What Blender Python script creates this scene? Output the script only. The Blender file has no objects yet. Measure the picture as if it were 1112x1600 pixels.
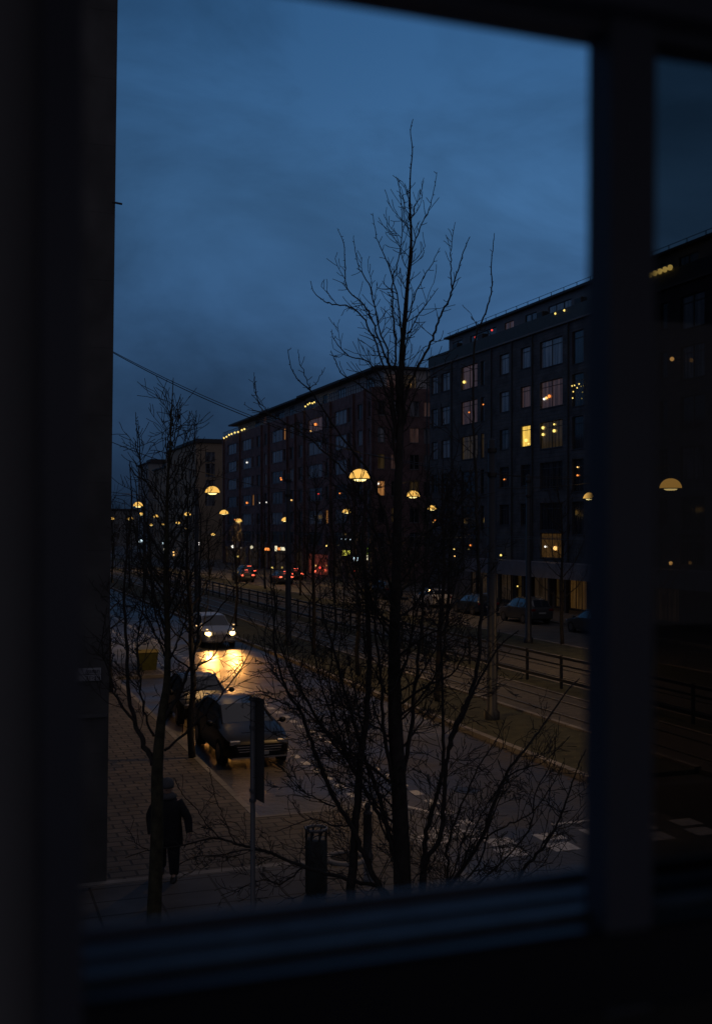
import bpy, math, random
from mathutils import Vector, Matrix
R = math.radians
sc = bpy.context.scene
col = sc.collection
EYE = 6.4
TH = R(19.63)
FPX = 1727.0            # focal length in photo pixels (photo 1600 high)
# ---------------------------------------------------------------- camera
cam = bpy.data.cameras.new('camera'); co = bpy.data.objects.new('camera', cam); col.objects.link(co)
co.location = (0, 0, EYE); co.rotation_euler = (R(90), 0, -TH)
cam.sensor_fit = 'VERTICAL'; cam.sensor_height = 36; cam.sensor_width = 25
cam.lens = 36 * FPX / 1600; cam.shift_y = 25 / 1600
cam.clip_start = .02; cam.clip_end = 4000
cam.dof.use_dof = True; cam.dof.focus_distance = 26; cam.dof.aperture_fstop = 2.8
sc.camera = co
sc.view_settings.view_transform = 'Standard'; sc.view_settings.look = 'None'
sc.view_settings.exposure = 0; sc.view_settings.gamma = 1
sc.cycles.use_denoising = True
sc.cycles.max_bounces = 6; sc.cycles.transparent_max_bounces = 8
sc.cycles.use_adaptive_sampling = True; sc.cycles.adaptive_threshold = .004
# ---------------------------------------------------------------- world: overcast blue dusk
def lin(c): return tuple(((v/255+.055)/1.055)**2.4 if v > 10 else v/255/12.92 for v in c) + (1,)
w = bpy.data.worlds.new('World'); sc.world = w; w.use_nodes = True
nt = w.node_tree; nt.nodes.clear()
def N(t, tree=None, **k):
    n = (tree or nt).nodes.new(t)
    for a, b in k.items(): setattr(n, a, b)
    return n
L = nt.links.new
tc = N('ShaderNodeTexCoord'); sx = N('ShaderNodeSeparateXYZ'); L(tc.outputs['Generated'], sx.inputs[0])
rp = N('ShaderNodeValToRGB'); L(sx.outputs['Z'], rp.inputs[0])
cr = rp.color_ramp
stops = [(0.0, (26, 40, 59)), (.035, (32, 50, 74)), (.10, (43, 68, 99)), (.19, (53, 87, 126)), (.28, (58, 97, 139)), (.42, (47, 86, 128)), (1, (34, 60, 94))]
cr.elements[0].position = 0; cr.elements[0].color = lin(stops[0][1])
cr.elements[1].position = 1; cr.elements[1].color = lin(stops[-1][1])
for p, c in stops[1:-1]: cr.elements.new(p).color = lin(c)
mp = N('ShaderNodeMapping'); mp.inputs['Scale'].default_value = (1.7, 1.7, 3.6); mp.inputs['Rotation'].default_value = (.2, .15, 0)
L(tc.outputs['Generated'], mp.inputs[0])
nz = N('ShaderNodeTexNoise'); nz.inputs['Scale'].default_value = 2.1; nz.inputs['Detail'].default_value = 9; nz.inputs['Roughness'].default_value = .56; nz.inputs['Distortion'].default_value = .5
L(mp.outputs[0], nz.inputs[0])
mr = N('ShaderNodeMapRange'); mr.inputs[1].default_value = .35; mr.inputs[2].default_value = .65; mr.inputs[3].default_value = .72; mr.inputs[4].default_value = 1.24
L(nz.outputs[0], mr.inputs[0])
ax = N('ShaderNodeMapRange'); ax.inputs[1].default_value = 0.1; ax.inputs[2].default_value = .55; ax.inputs[3].default_value = .74; ax.inputs[4].default_value = 1.08
L(sx.outputs['X'], ax.inputs[0])
mu = N('ShaderNodeMath', operation='MULTIPLY'); L(mr.outputs[0], mu.inputs[0]); L(ax.outputs[0], mu.inputs[1])
vm = N('ShaderNodeVectorMath', operation='SCALE'); L(rp.outputs[0], vm.inputs[0]); L(mu.outputs[0], vm.inputs['Scale'])
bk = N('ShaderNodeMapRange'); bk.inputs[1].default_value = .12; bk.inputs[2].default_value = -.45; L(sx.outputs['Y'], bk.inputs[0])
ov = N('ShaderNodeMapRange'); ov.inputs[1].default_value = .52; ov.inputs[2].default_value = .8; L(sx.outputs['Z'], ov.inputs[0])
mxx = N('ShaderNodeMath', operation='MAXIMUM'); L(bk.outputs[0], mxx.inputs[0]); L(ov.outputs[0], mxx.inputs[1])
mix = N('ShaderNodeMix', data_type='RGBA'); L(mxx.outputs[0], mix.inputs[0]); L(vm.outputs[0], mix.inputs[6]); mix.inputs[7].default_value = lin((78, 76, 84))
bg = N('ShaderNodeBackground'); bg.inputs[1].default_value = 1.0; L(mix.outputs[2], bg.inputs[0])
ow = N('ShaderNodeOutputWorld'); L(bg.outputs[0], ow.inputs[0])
SPOTW = 540.0           # watts of a street lamp
# ---------------------------------------------------------------- materials
MATS = {}
def mat(name, c, rough=.7, spec=.5, metal=0., emit=None, es=0., noise=0., nscale=3., bump=0., bscale=20., ior=1.5):
    if name in MATS: return MATS[name]
    m = bpy.data.materials.new(name); m.use_nodes = True; t = m.node_tree
    b = t.nodes['Principled BSDF']
    b.inputs['Base Color'].default_value = (*c, 1); b.inputs['Roughness'].default_value = rough
    b.inputs['Specular IOR Level'].default_value = spec; b.inputs['Metallic'].default_value = metal; b.inputs['IOR'].default_value = ior
    if emit: b.inputs['Emission Color'].default_value = (*emit, 1); b.inputs['Emission Strength'].default_value = es
    if noise:
        g = N('ShaderNodeNewGeometry', t); n = N('ShaderNodeTexNoise', t); n.inputs['Scale'].default_value = nscale; n.inputs['Detail'].default_value = 6
        t.links.new(g.outputs['Position'], n.inputs['Vector'])
        q = N('ShaderNodeMapRange', t); q.inputs[1].default_value = .3; q.inputs[2].default_value = .7; q.inputs[3].default_value = 1-noise; q.inputs[4].default_value = 1+noise
        t.links.new(n.outputs[0], q.inputs[0])
        v = N('ShaderNodeVectorMath', t, operation='SCALE'); v.inputs[0].default_value = c; t.links.new(q.outputs[0], v.inputs['Scale'])
        t.links.new(v.outputs[0], b.inputs['Base Color'])
    if bump:
        g = N('ShaderNodeNewGeometry', t); n = N('ShaderNodeTexNoise', t); n.inputs['Scale'].default_value = bscale; n.inputs['Detail'].default_value = 4
        t.links.new(g.outputs['Position'], n.inputs['Vector'])
        bp = N('ShaderNodeBump', t); bp.inputs['Strength'].default_value = bump; bp.inputs['Distance'].default_value = .02
        t.links.new(n.outputs[0], bp.inputs['Height']); t.links.new(bp.outputs[0], b.inputs['Normal'])
    MATS[name] = m; return m
def asphalt(name, c, r0, r1, sc1=.45):
    m = mat(name, c); t = m.node_tree; b = t.nodes['Principled BSDF']; K = t.links.new
    g = N('ShaderNodeNewGeometry', t)
    n = N('ShaderNodeTexNoise', t); n.inputs['Scale'].default_value = sc1; n.inputs['Detail'].default_value = 7; K(g.outputs['Position'], n.inputs['Vector'])
    q = N('ShaderNodeMapRange', t); q.inputs[1].default_value = .35; q.inputs[2].default_value = .65; q.inputs[3].default_value = r0; q.inputs[4].default_value = r1; K(n.outputs[0], q.inputs[0]); K(q.outputs[0], b.inputs['Roughness'])
    n2 = N('ShaderNodeTexNoise', t); n2.inputs['Scale'].default_value = 38; n2.inputs['Detail'].default_value = 3; K(g.outputs['Position'], n2.inputs['Vector'])
    n3 = N('ShaderNodeTexNoise', t); n3.inputs['Scale'].default_value = 1.3; n3.inputs['Detail'].default_value = 8; K(g.outputs['Position'], n3.inputs['Vector'])
    ad = N('ShaderNodeMath', t, operation='ADD'); K(n2.outputs[0], ad.inputs[0]); K(n3.outputs[0], ad.inputs[1])
    q2 = N('ShaderNodeMapRange', t); q2.inputs[1].default_value = .7; q2.inputs[2].default_value = 1.3; q2.inputs[3].default_value = .65; q2.inputs[4].default_value = 1.4; K(ad.outputs[0], q2.inputs[0])
    v = N('ShaderNodeVectorMath', t, operation='SCALE'); v.inputs[0].default_value = c; K(q2.outputs[0], v.inputs['Scale']); K(v.outputs[0], b.inputs['Base Color'])
    bp = N('ShaderNodeBump', t); bp.inputs['Strength'].default_value = .55; bp.inputs['Distance'].default_value = .012; K(n2.outputs[0], bp.inputs['Height'])
    n4 = N('ShaderNodeTexNoise', t); n4.inputs['Scale'].default_value = 5.5; n4.inputs['Detail'].default_value = 5; K(g.outputs['Position'], n4.inputs['Vector'])
    bp2 = N('ShaderNodeBump', t); bp2.inputs['Strength'].default_value = .5; bp2.inputs['Distance'].default_value = .05; K(n4.outputs[0], bp2.inputs['Height']); K(bp.outputs[0], bp2.inputs['Normal']); K(bp2.outputs[0], b.inputs['Normal'])
    return m
def brickmat(name, c1, c2, mortar, bw, bh, ms=.012, off=.5, rough=.75, vertical=False, noise=.38, rot=0):
    m = mat(name, c1, rough=rough); t = m.node_tree; b = t.nodes['Principled BSDF']; K = t.links.new
    g = N('ShaderNodeNewGeometry', t); src = g.outputs['Position']
    if vertical:      # (x+y, z)
        s = N('ShaderNodeSeparateXYZ', t); K(src, s.inputs[0]); a = N('ShaderNodeMath', t, operation='ADD'); K(s.outputs[0], a.inputs[0]); K(s.outputs[1], a.inputs[1])
        c = N('ShaderNodeCombineXYZ', t); K(a.outputs[0], c.inputs[0]); K(s.outputs[2], c.inputs[1]); src = c.outputs[0]
    br = N('ShaderNodeTexBrick', t); br.inputs['Scale'].default_value = 1; br.inputs['Brick Width'].default_value = bw; br.inputs['Row Height'].default_value = bh
    br.inputs['Mortar Size'].default_value = ms; br.inputs['Mortar Smooth'].default_value = .3; br.offset = off
    br.inputs['Color1'].default_value = (*c1, 1); br.inputs['Color2'].default_value = (*c2, 1); br.inputs['Mortar'].default_value = (*mortar, 1)
    K(src, br.inputs['Vector'])
    n = N('ShaderNodeTexNoise', t); n.inputs['Scale'].default_value = 1.1; n.inputs['Detail'].default_value = 7; K(g.outputs['Position'], n.inputs['Vector'])
    q = N('ShaderNodeMapRange', t); q.inputs[1].default_value = .3; q.inputs[2].default_value = .7; q.inputs[3].default_value = 1-noise; q.inputs[4].default_value = 1+noise; K(n.outputs[0], q.inputs[0])
    v = N('ShaderNodeVectorMath', t, operation='SCALE'); K(br.outputs['Color'], v.inputs[0]); K(q.outputs[0], v.inputs['Scale']); K(v.outputs[0], b.inputs['Base Color'])
    bp = N('ShaderNodeBump', t); bp.inputs['Strength'].default_value = .7; bp.inputs['Distance'].default_value = .02; bp.invert = True; K(br.outputs['Fac'], bp.inputs['Height']); K(bp.outputs[0], b.inputs['Normal'])
    return m
def curtain(name, c, dark, emit=None, es=0, ior=1.75, sc1=9):
    m = mat(name, c, rough=.07, ior=ior); t = m.node_tree; b = t.nodes['Principled BSDF']; K = t.links.new
    g = N('ShaderNodeNewGeometry', t); mpn = N('ShaderNodeMapping', t); mpn.inputs['Scale'].default_value = (1, 1, .05); K(g.outputs['Position'], mpn.inputs[0])
    n = N('ShaderNodeTexNoise', t); n.inputs['Scale'].default_value = sc1*.35; n.inputs['Detail'].default_value = 5; n.inputs['Roughness'].default_value = .7; K(mpn.outputs[0], n.inputs['Vector'])
    r = N('ShaderNodeValToRGB', t); r.color_ramp.elements[0].position = .42; r.color_ramp.elements[0].color = (*dark, 1); r.color_ramp.elements[1].position = .58; r.color_ramp.elements[1].color = (*c, 1)
    K(n.outputs[0], r.inputs[0]); K(r.outputs[0], b.inputs['Base Color'])
    if emit:
        q = N('ShaderNodeMapRange', t); q.inputs[1].default_value = .4; q.inputs[2].default_value = .62; q.inputs[3].default_value = es*.35; q.inputs[4].default_value = es*1.3; K(n.outputs[0], q.inputs[0])
        b.inputs['Emission Color'].default_value = (*emit, 1); K(q.outputs[0], b.inputs['Emission Strength'])
    return m
M_ASPH = asphalt('asphalt', (.052, .045, .039), .32, .58)
M_ASPH2 = asphalt('asphalt_light', (.075, .068, .06), .5, .8)
M_BASE = asphalt('ground_surface', (.05, .045, .038), .6, .9, .2)
M_PAVE = brickmat('paving_slabs', (.115, .095, .078), (.088, .074, .06), (.02, .018, .016), .5, .33, .028)
M_SLAB = brickmat('large_slabs', (.075, .078, .088), (.065, .066, .074), (.02, .02, .022), 1.05, .7, .025, .0)
M_KERB = brickmat('kerb_granite', (.24, .22, .2), (.2, .185, .17), (.04, .04, .04), 40, 1.1, .02, 0)
M_GRASS = mat('winter_grass', (.05, .05, .026), .95, noise=.5, nscale=2.2, bump=.8, bscale=30)
M_BALL = mat('tram_bed', (.085, .075, .062), .8, noise=.35, nscale=5, bump=.8, bscale=25)
M_RAIL = mat('rail_steel', (.35, .33, .3), .3, metal=.9)
M_PAINT = mat('road_paint', (.5, .48, .45), .55, noise=.3, nscale=9)
M_BARK = mat('bark', (.035, .03, .026), .9, noise=.4, nscale=8, bump=.6, bscale=40)
M_BARKG = mat('mossy_bark', (.05, .045, .024), .9, noise=.5, nscale=9, bump=.6, bscale=40)
M_TWIG = mat('twig', (.028, .024, .022), .85)
M_POLE = mat('painted_pole', (.018, .022, .032), .5, noise=.15)
M_STEEL = mat('grey_steel', (.11, .11, .115), .45, metal=.3)
M_DARK = mat('dark_metal', (.03, .03, .032), .5)
M_WIRE = mat('wire', (.02, .02, .022), .5)
M_FRAME = mat('window_frame_paint', (.14, .155, .20), .4, noise=.15)
M_SILL = mat('sill_metal', (.11, .18, .25), .5, metal=.2, noise=.2, nscale=30)
M_ROOM = mat('room_plaster', (.55, .55, .56), .9)
M_LEFT = brickmat('dark_plaster_wall', (.075, .074, .075), (.073, .072, .073), (.07, .07, .07), 2.4, 1.2, .004, .0, vertical=True)
M_BRICKM = brickmat('purple_brick', (.20, .125, .13), (.165, .10, .105), (.06, .045, .048), .25, .083, .012, vertical=True)
M_BRICKR = brickmat('dark_brick', (.085, .084, .095), (.072, .072, .082), (.07, .07, .075), 6., .30, .045, vertical=True)
M_BEIGE = mat('beige_render', (.33, .26, .19), .85, noise=.12, nscale=.6)
M_PALE = mat('pale_render', (.24, .26, .28), .85, noise=.12, nscale=.6)
M_PENT = mat('penthouse_panel', (.45, .46, .48), .7, noise=.15, nscale=.7)
M_PENT2 = mat('penthouse_panel_grey', (.16, .17, .19), .7, noise=.15, nscale=.7)
M_PARA = mat('parapet_panel', (.062, .075, .08), .6, noise=.15)
M_ROOF = mat('roof_sheet', (.035, .035, .04), .6)
M_FASC = mat('canopy_fascia', (.17, .175, .21), .6, noise=.15, nscale=1.2)
M_WFR = mat('white_window_frame', (.16, .17, .19), .6)
M_DFR = mat('dark_window_frame', (.05, .05, .055), .6)
G_BLUE = curtain('glass_pale_curtain', (.40, .43, .48), (.14, .16, .2))
G_DARK = curtain('glass_dark_room', (.06, .06, .07), (.012, .012, .015))
G_MID = curtain('glass_half_curtain', (.25, .26, .3), (.02, .02, .025))
G_PINK = curtain('glass_dim_lit_pink', (.3, .26, .26), (.1, .08, .08), (1, .5, .38), .028)
G_DIM = curtain('glass_dim_lit', (.2, .16, .1), (.05, .04, .03), (1, .6, .2), .016)
G_OCH = curtain('glass_lit_ochre', (.2, .12, .06), (.03, .02, .01), (1, .5, .13), .04)
G_YEL = curtain('glass_lit_yellow', (.4, .3, .1), (.2, .12, .03), (1, .62, .10), .95, sc1=16)
G_ORG = curtain('glass_lit_orange', (.4, .2, .1), (.2, .08, .03), (1, .42, .12), .3)
G_SHOP = curtain('shop_glass', (.08, .08, .08), (.015, .015, .018), (1, .62, .35), .012)
G_RED = curtain('shop_glass_red', (.3, .1, .08), (.2, .05, .04), (1, .2, .12), .075)
def em(name, c, s): return mat(name, (.2, .2, .2), .5, emit=c, es=s)
E_DOME = em('lamp_shade_glow', (1, .55, .105), 1.0); E_LENS = em('lamp_lens_glow', (1, .78, .3), 2.2)
E_WARM = em('warm_bulb', (1, .55, .16), 1.6); E_YEL = em('yellow_bulb', (1, .72, .18), 1.5); E_WHITE = em('white_bulb', (1, .95, .85), 1.6)
E_COOL = em('cool_light', (.7, .9, 1), 1.2); E_RED = em('red_light', (1, .06, .04), 1.4); E_TAIL = em('tail_light_on', (1, .12, .06), 3.0)
E_HEAD = em('headlight_on', (1, .66, .22), 9.0); E_DRL = em('front_marker_light', (1, .62, .26), 1.5); E_ORG = em('orange_lamp', (1, .28, .05), 1.5)
E_SIGN = em('sign_face_yellow', (.95, .9, .12), 1.0); E_SIGNW = em('sign_face_white', (1, .9, .6), .9); E_GREEN = em('sign_face_green', (.5, .9, .05), .7)
def glassmat(name, c, gl=.06):
    m = bpy.data.materials.new(name); m.use_nodes = True; t = m.node_tree; t.nodes.clear()
    tr = N('ShaderNodeBsdfTransparent', t); tr.inputs[0].default_value = (*c, 1); g = N('ShaderNodeBsdfGlossy', t); g.inputs['Roughness'].default_value = .03
    mx = N('ShaderNodeMixShader', t); mx.inputs[0].default_value = gl; o = N('ShaderNodeOutputMaterial', t)
    t.links.new(tr.outputs[0], mx.inputs[1]); t.links.new(g.outputs[0], mx.inputs[2]); t.links.new(mx.outputs[0], o.inputs[0]); MATS[name] = m; return m
M_PANE = glassmat('tinted_pane', (.40, .385, .375), .03)
M_CARGL = mat('car_glass', (.015, .02, .03), .05, ior=2.2)
# ---------------------------------------------------------------- projection helpers (photo pixel -> place in the world)
F3 = Vector((math.sin(TH), math.cos(TH), 0)); R3 = Vector((math.cos(TH), -math.sin(TH), 0))
def P(u, v, D): return F3*D + R3*((u-556)*D/FPX) + Vector((0, 0, EYE+(825-v)*D/FPX))
def G(u, v): p = P(u, v, EYE*FPX/(v-825)); p.z = 0; return p
def fac(u): return math.sin(TH) + (u-556)/FPX*math.cos(TH)
def facy(u): return math.cos(TH) - (u-556)/FPX*math.sin(TH)
def YX(u, X): return X/fac(u)*facy(u)
def ZX(u, v, X): return EYE + (825-v)*X/fac(u)/FPX
# ---------------------------------------------------------------- mesh helpers
class MB:
    def __init__(s): s.v = []; s.f = []
    def add(s, vs, fs):
        o = len(s.v); s.v += [tuple(p) for p in vs]; s.f += [tuple(i+o for i in f) for f in fs]; return s
    def box(s, x0, x1, y0, y1, z0, z1):
        return s.add([(x0,y0,z0),(x1,y0,z0),(x1,y1,z0),(x0,y1,z0),(x0,y0,z1),(x1,y0,z1),(x1,y1,z1),(x0,y1,z1)],
              [(0,3,2,1),(4,5,6,7),(0,1,5,4),(1,2,6,5),(2,3,7,6),(3,0,4,7)])
    def bbox(s, x0, x1, y0, y1, z0, z1, b=.02):     # box with chamfered edges
        def ring(z, i): return [(x0+i,y0,z),(x1-i,y0,z),(x1,y0+i,z),(x1,y1-i,z),(x1-i,y1,z),(x0+i,y1,z),(x0,y1-i,z),(x0,y0+i,z)]
        def ins(z): return [(x0+b,y0+b,z),(x1-b,y0+b,z),(x1-b,y0+b,z),(x1-b,y1-b,z),(x1-b,y1-b,z),(x0+b,y1-b,z),(x0+b,y1-b,z),(x0+b,y0+b,z)]
        rs = [ins(z0), ring(z0+b, b), ring(z1-b, b), ins(z1)]; vs = sum(rs, []); fs = []
        for k in range(3):
            for i in range(8): j = (i+1) % 8; fs.append((k*8+i, k*8+j, (k+1)*8+j, (k+1)*8+i))
        fs += [(7,5,3,1), (25,27,29,31)]
        return s.add(vs, fs)
    def quad(s, a, b, c, d): return s.add([a,b,c,d], [(0,1,2,3)])
    def tube(s, pts, rad, n=4, cap=True):
        m = len(pts)
        if not hasattr(rad, '__len__'): rad = [rad]*m
        pts = [Vector(p) for p in pts]; up = Vector((0,0,1)); ref = None; vs = []
        for i in range(m):
            t = (pts[min(i+1, m-1)]-pts[max(i-1, 0)])
            if t.length < 1e-9: t = up.copy()
            t.normalize()
            if ref is None: ref = t.cross(Vector((.3, .9, .1)) if abs(t.z) > .9 else up)
            ref = ref - t*ref.dot(t)
            if ref.length < 1e-6: ref = t.orthogonal()
            ref.normalize(); b = t.cross(ref)
            for k in range(n):
                a = 2*math.pi*k/n; vs.append(pts[i] + ref*(rad[i]*math.cos(a)) + b*(rad[i]*math.sin(a)))
        fs = [(i*n+k, i*n+(k+1) % n, (i+1)*n+(k+1) % n, (i+1)*n+k) for i in range(m-1) for k in range(n)]
        if cap: fs += [tuple(range(n-1, -1, -1)), tuple(range((m-1)*n, m*n))]
        return s.add(vs, fs)
    def lathe(s, c, prof, n=20):                    # prof: (radius, z)
        vs = []; c = Vector(c)
        for r, z in prof:
            for k in range(n): a = 2*math.pi*k/n; vs.append((c.x+r*math.cos(a), c.y+r*math.sin(a), c.z+z))
        fs = [(i*n+k, i*n+(k+1) % n, (i+1)*n+(k+1) % n, (i+1)*n+k) for i in range(len(prof)-1) for k in range(n)]
        return s.add(vs, fs)
    def disc(s, c, r, z=0, n=20):
        c = Vector(c); vs = [(c.x+r*math.cos(2*math.pi*k/n), c.y+r*math.sin(2*math.pi*k/n), c.z+z) for k in range(n)]
        return s.add(vs, [tuple(range(n))])
    def sph(s, c, r, n=8, m=5, sz=1):
        return s.lathe(c, [(max(r*math.sin(math.pi*i/m), 1e-4), -r*sz*math.cos(math.pi*i/m)) for i in range(m+1)], n)
    def build(s, name, m, parent=None, smooth=False, label=None):
        me = bpy.data.meshes.new(name); o = bpy.data.objects.new(name, me)
        off = Vector((0,0,0))
        if parent is not None: off = worldloc(parent)
        vs = [(v[0]-off.x, v[1]-off.y, v[2]-off.z) for v in s.v]
        me.from_pydata(vs, [], s.f); me.materials.append(m)
        if smooth: me.polygons.foreach_set('use_smooth', [True]*len(me.polygons))
        me.update(); col.objects.link(o); o.parent = parent
        if label: o['label'] = label
        return o
def worldloc(o):
    p = Vector(o.location)
    while o.parent: o = o.parent; p += o.location
    return p
def tag(o, label=None, cat=None, group=None, kind=None):
    if label: o['label'] = label
    if cat: o['category'] = cat
    if group: o['group'] = group
    if kind: o['kind'] = kind
    return o
def thing(name, label, cat, loc=(0,0,0), group=None):
    o = bpy.data.objects.new(name, None); o.empty_display_size = .3; col.objects.link(o); o.location = loc
    return tag(o, label, cat, group)
def copy_tree(o, parent=None):
    c = o.copy(); col.objects.link(c); c.parent = parent
    for ch in list(o.children): copy_tree(ch, c)
    return c
def struct(name, mb, m): return tag(mb.build(name, m), kind='structure')
# ================================================================ GROUND
SY0 = 17.0
struct('ground', MB().box(-600, 900, -60, 1500, -.6, -.012), M_BASE)
struct('road', MB().box(8.62, 14.8, -20, 420, -.3, 0).box(6.1, 8.62, 23.4, 420, -.3, -.001).box(8.62, 44, 2, 15, -.2, -.004), M_ASPH)
struct('far_road', MB().box(30.7, 37.4, 15.05, 420, -.3, 0), M_ASPH2)
struct('side_street_paving', MB().box(-20, 2.4, -10, 19.75, -.3, .12).box(2.4, 6.1, -10, 19.75, -.3, .12), M_SLAB)
struct('pavement', MB().box(-30, 5.96, 20.02, 420, -.3, .12).box(6.1, 8.48, 12, 23.25, -.3, .121).box(5.96, 6.1, 12, 23.25, -.3, .119).box(6.1, 8.2, 47.5, 52, -.3, .119), M_PAVE)
struct('crossing_kerb', MB().box(-20, 6.08, 19.76, 20.01, -.3, .126), M_KERB)
struct('kerb', MB().box(5.965, 6.12, 23.27, 47.4, -.3, .13).box(5.965, 6.12, 52.1, 420, -.3, .13).box(8.485, 8.62, 12, 23.26, -.3, .13).box(6.12, 8.62, 23.261, 23.4, -.3, .13).box(6.12, 8.33, 47.38, 47.5, -.3, .13).box(8.2, 8.33, 47.51, 52.1, -.3, .13).box(6.12, 8.19, 52.01, 52.1, -.3, .13), M_KERB)
struct('median_kerb', MB().box(14.8, 15.02, 24.2, 420, -.3, .14), M_KERB)
struct('far_kerb', MB().box(27.5, 27.66, 15, 420, -.3, .14).box(30.52, 30.69, 15, 420, -.3, .13).box(37.42, 37.6, 15, 420, -.3, .13), M_KERB)
struct('verge', MB().box(15.03, 18.1, 24.2, 420, -.3, .10), M_GRASS)
struct('far_verge', MB().box(27.67, 30.5, 15, 420, -.3, .10), M_GRASS)
struct('tram_bed', MB().box(18.11, 27.49, 15, 420, -.3, .115), M_BALL)
struct('far_pavement', MB().box(37.61, 80, 0, 420, -.3, .12), M_PAVE)
rl = MB()
for x in (18.9, 20.34, 23.6, 25.04): rl.box(x, x+.07, 15, 420, .1, .16)
struct('tram_rails', rl, M_RAIL)
struct('track_kerbs', MB().box(18.02, 18.2, 24.2, 420, -.2, .17).box(21.2, 21.32, 15, 420, -.2, .16).box(22.7, 22.82, 15, 420, -.2, .16).box(27.28, 27.46, 15, 420, -.2, .17), M_KERB)
struct('track_verge', MB().box(21.321, 22.699, 15, 420, -.2, .14), M_GRASS)
mh = mat('cast_iron', (.03, .03, .03), .4, metal=.4)
for mx, my, ml in ((12.2, 33.5, 'round iron cover in the near lane, right of the parked cars'), (11.6, 24.5, 'round iron cover in the near lane beyond the cycle symbol')):
    mo = MB().lathe((mx, my, 0), [(.33, -.01), (.33, .005), (.30, .006), (.30, .003), (.27, .003), (.27, .006), (.001, .006)], 24).build('manhole_cover', mh); tag(mo, ml, 'manhole cover')
# painted road markings: two dashed lines of the bicycle lane, cycle symbol, crossing squares
pm = MB()
y = 21.6
while y < 150:
    pm.box(10.22, 10.46, y, y+.45, -.02, .004); y += .95
y = 23.8
while y < 150:
    pm.box(8.72, 8.92, y, y+.45, -.02, .004); y += .95
for k in range(5):
    x = 9.95 + k*1.12
    if x < 14.6: pm.box(x, x+.56, 19.25, 19.8, -.02, .004); pm.box(x+.12, x+.68, 20.0, 20.5, -.02, .004)
for k in range(9): pm.box(8.9+k*.66, 9.25+k*.66, 13.8, 17.2, -.02, .004)
pm.box(12.0, 14.6, 21.0, 21.12, -.02, .004)
def ringpaint(cx, cy, r, wd):
    n = 22; vs = []; 
    for k in range(n):
        a = 2*math.pi*k/n
        for rr in (r, r-wd): vs.append((cx+rr*math.cos(a), cy+rr*math.sin(a), .004))
    pm.add(vs, [(2*k, (2*k+2) % (2*n), (2*k+3) % (2*n), 2*k+1) for k in range(n)])
def barpaint(a, b, wd):
    a = Vector((*a, .0045)); b = Vector((*b, .0045)); d = (b-a).normalized(); n = Vector((-d.y, d.x, 0))*wd/2
    pm.quad(a-n, b-n, b+n, a+n)
ringpaint(9.15, 20.9, .36, .08); ringpaint(10.05, 20.9, .36, .08)
for a, b in (((9.15,20.9),(9.45,21.5)), ((9.45,21.5),(9.95,21.45)), ((9.95,21.45),(9.6,20.9)), ((9.6,20.9),(9.15,20.9)), ((10.05,20.9),(9.9,21.65)), ((9.9,21.65),(10.15,21.7)), ((9.6,20.9),(9.4,21.65)), ((9.3,21.66),(9.52,21.66))): barpaint(a, b, .07)
barpaint((9.0, 22.6), (9.6, 23.6), .13); barpaint((9.6, 23.6), (10.1, 22.6), .13)
struct('road_markings', pm, M_PAINT)
# ================================================================ ROOM AND WINDOW (camera stands inside)
ZC = EYE
room = thing('room', 'dark interior around the open window', 'room', (-1.5, -1.5, ZC-2.2)); 
WL, WR = .085, 1.62     # overall opening
MB().box(-3, WL, .90, 1.10, ZC-2.2, ZC+1.6).box(WR, 5, .90, 1.10, ZC-2.2, ZC+1.6).build('wall', M_ROOM, room)
MB().box(WL, WR, .90, 1.10, ZC-2.2, ZC-.44).box(WL, WR, .90, 1.10, ZC+.62, ZC+1.6).build('spandrel', mat('dark_panel', (.06, .06, .06), .8), room)
MB().box(-3.1, -3, -4, 1.10, ZC-2.3, ZC+1.7).box(5, 5.1, -4, 1.10, ZC-2.3, ZC+1.7).box(-3, -1.5, -4.1, -4, ZC-2.3, ZC+1.7).box(-1.5, 5, -4.1, -4, ZC-2.3, ZC-1.6).box(-1.5, 5, -4.1, -4, ZC+1.3, ZC+1.7).build('side_walls', M_ROOM, room)  # unseen back wall has a wide opening added so sky light reaches the frame
MB().box(-3.1, 5.1, -4.1, 1.10, ZC+1.7, ZC+1.8).build('ceiling', M_ROOM, room)
MB().box(-3.1, 5.1, -4.1, 1.10, ZC-2.4, ZC-2.3).build('floor', M_ROOM, room)
room['kind'] = 'structure'; del room['label']; del room['category']
wf = thing('window_frame', 'dark painted window frame standing open towards the street', 'window', (.5, .93, ZC-.44))
z = ZC
fm = MB()
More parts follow.
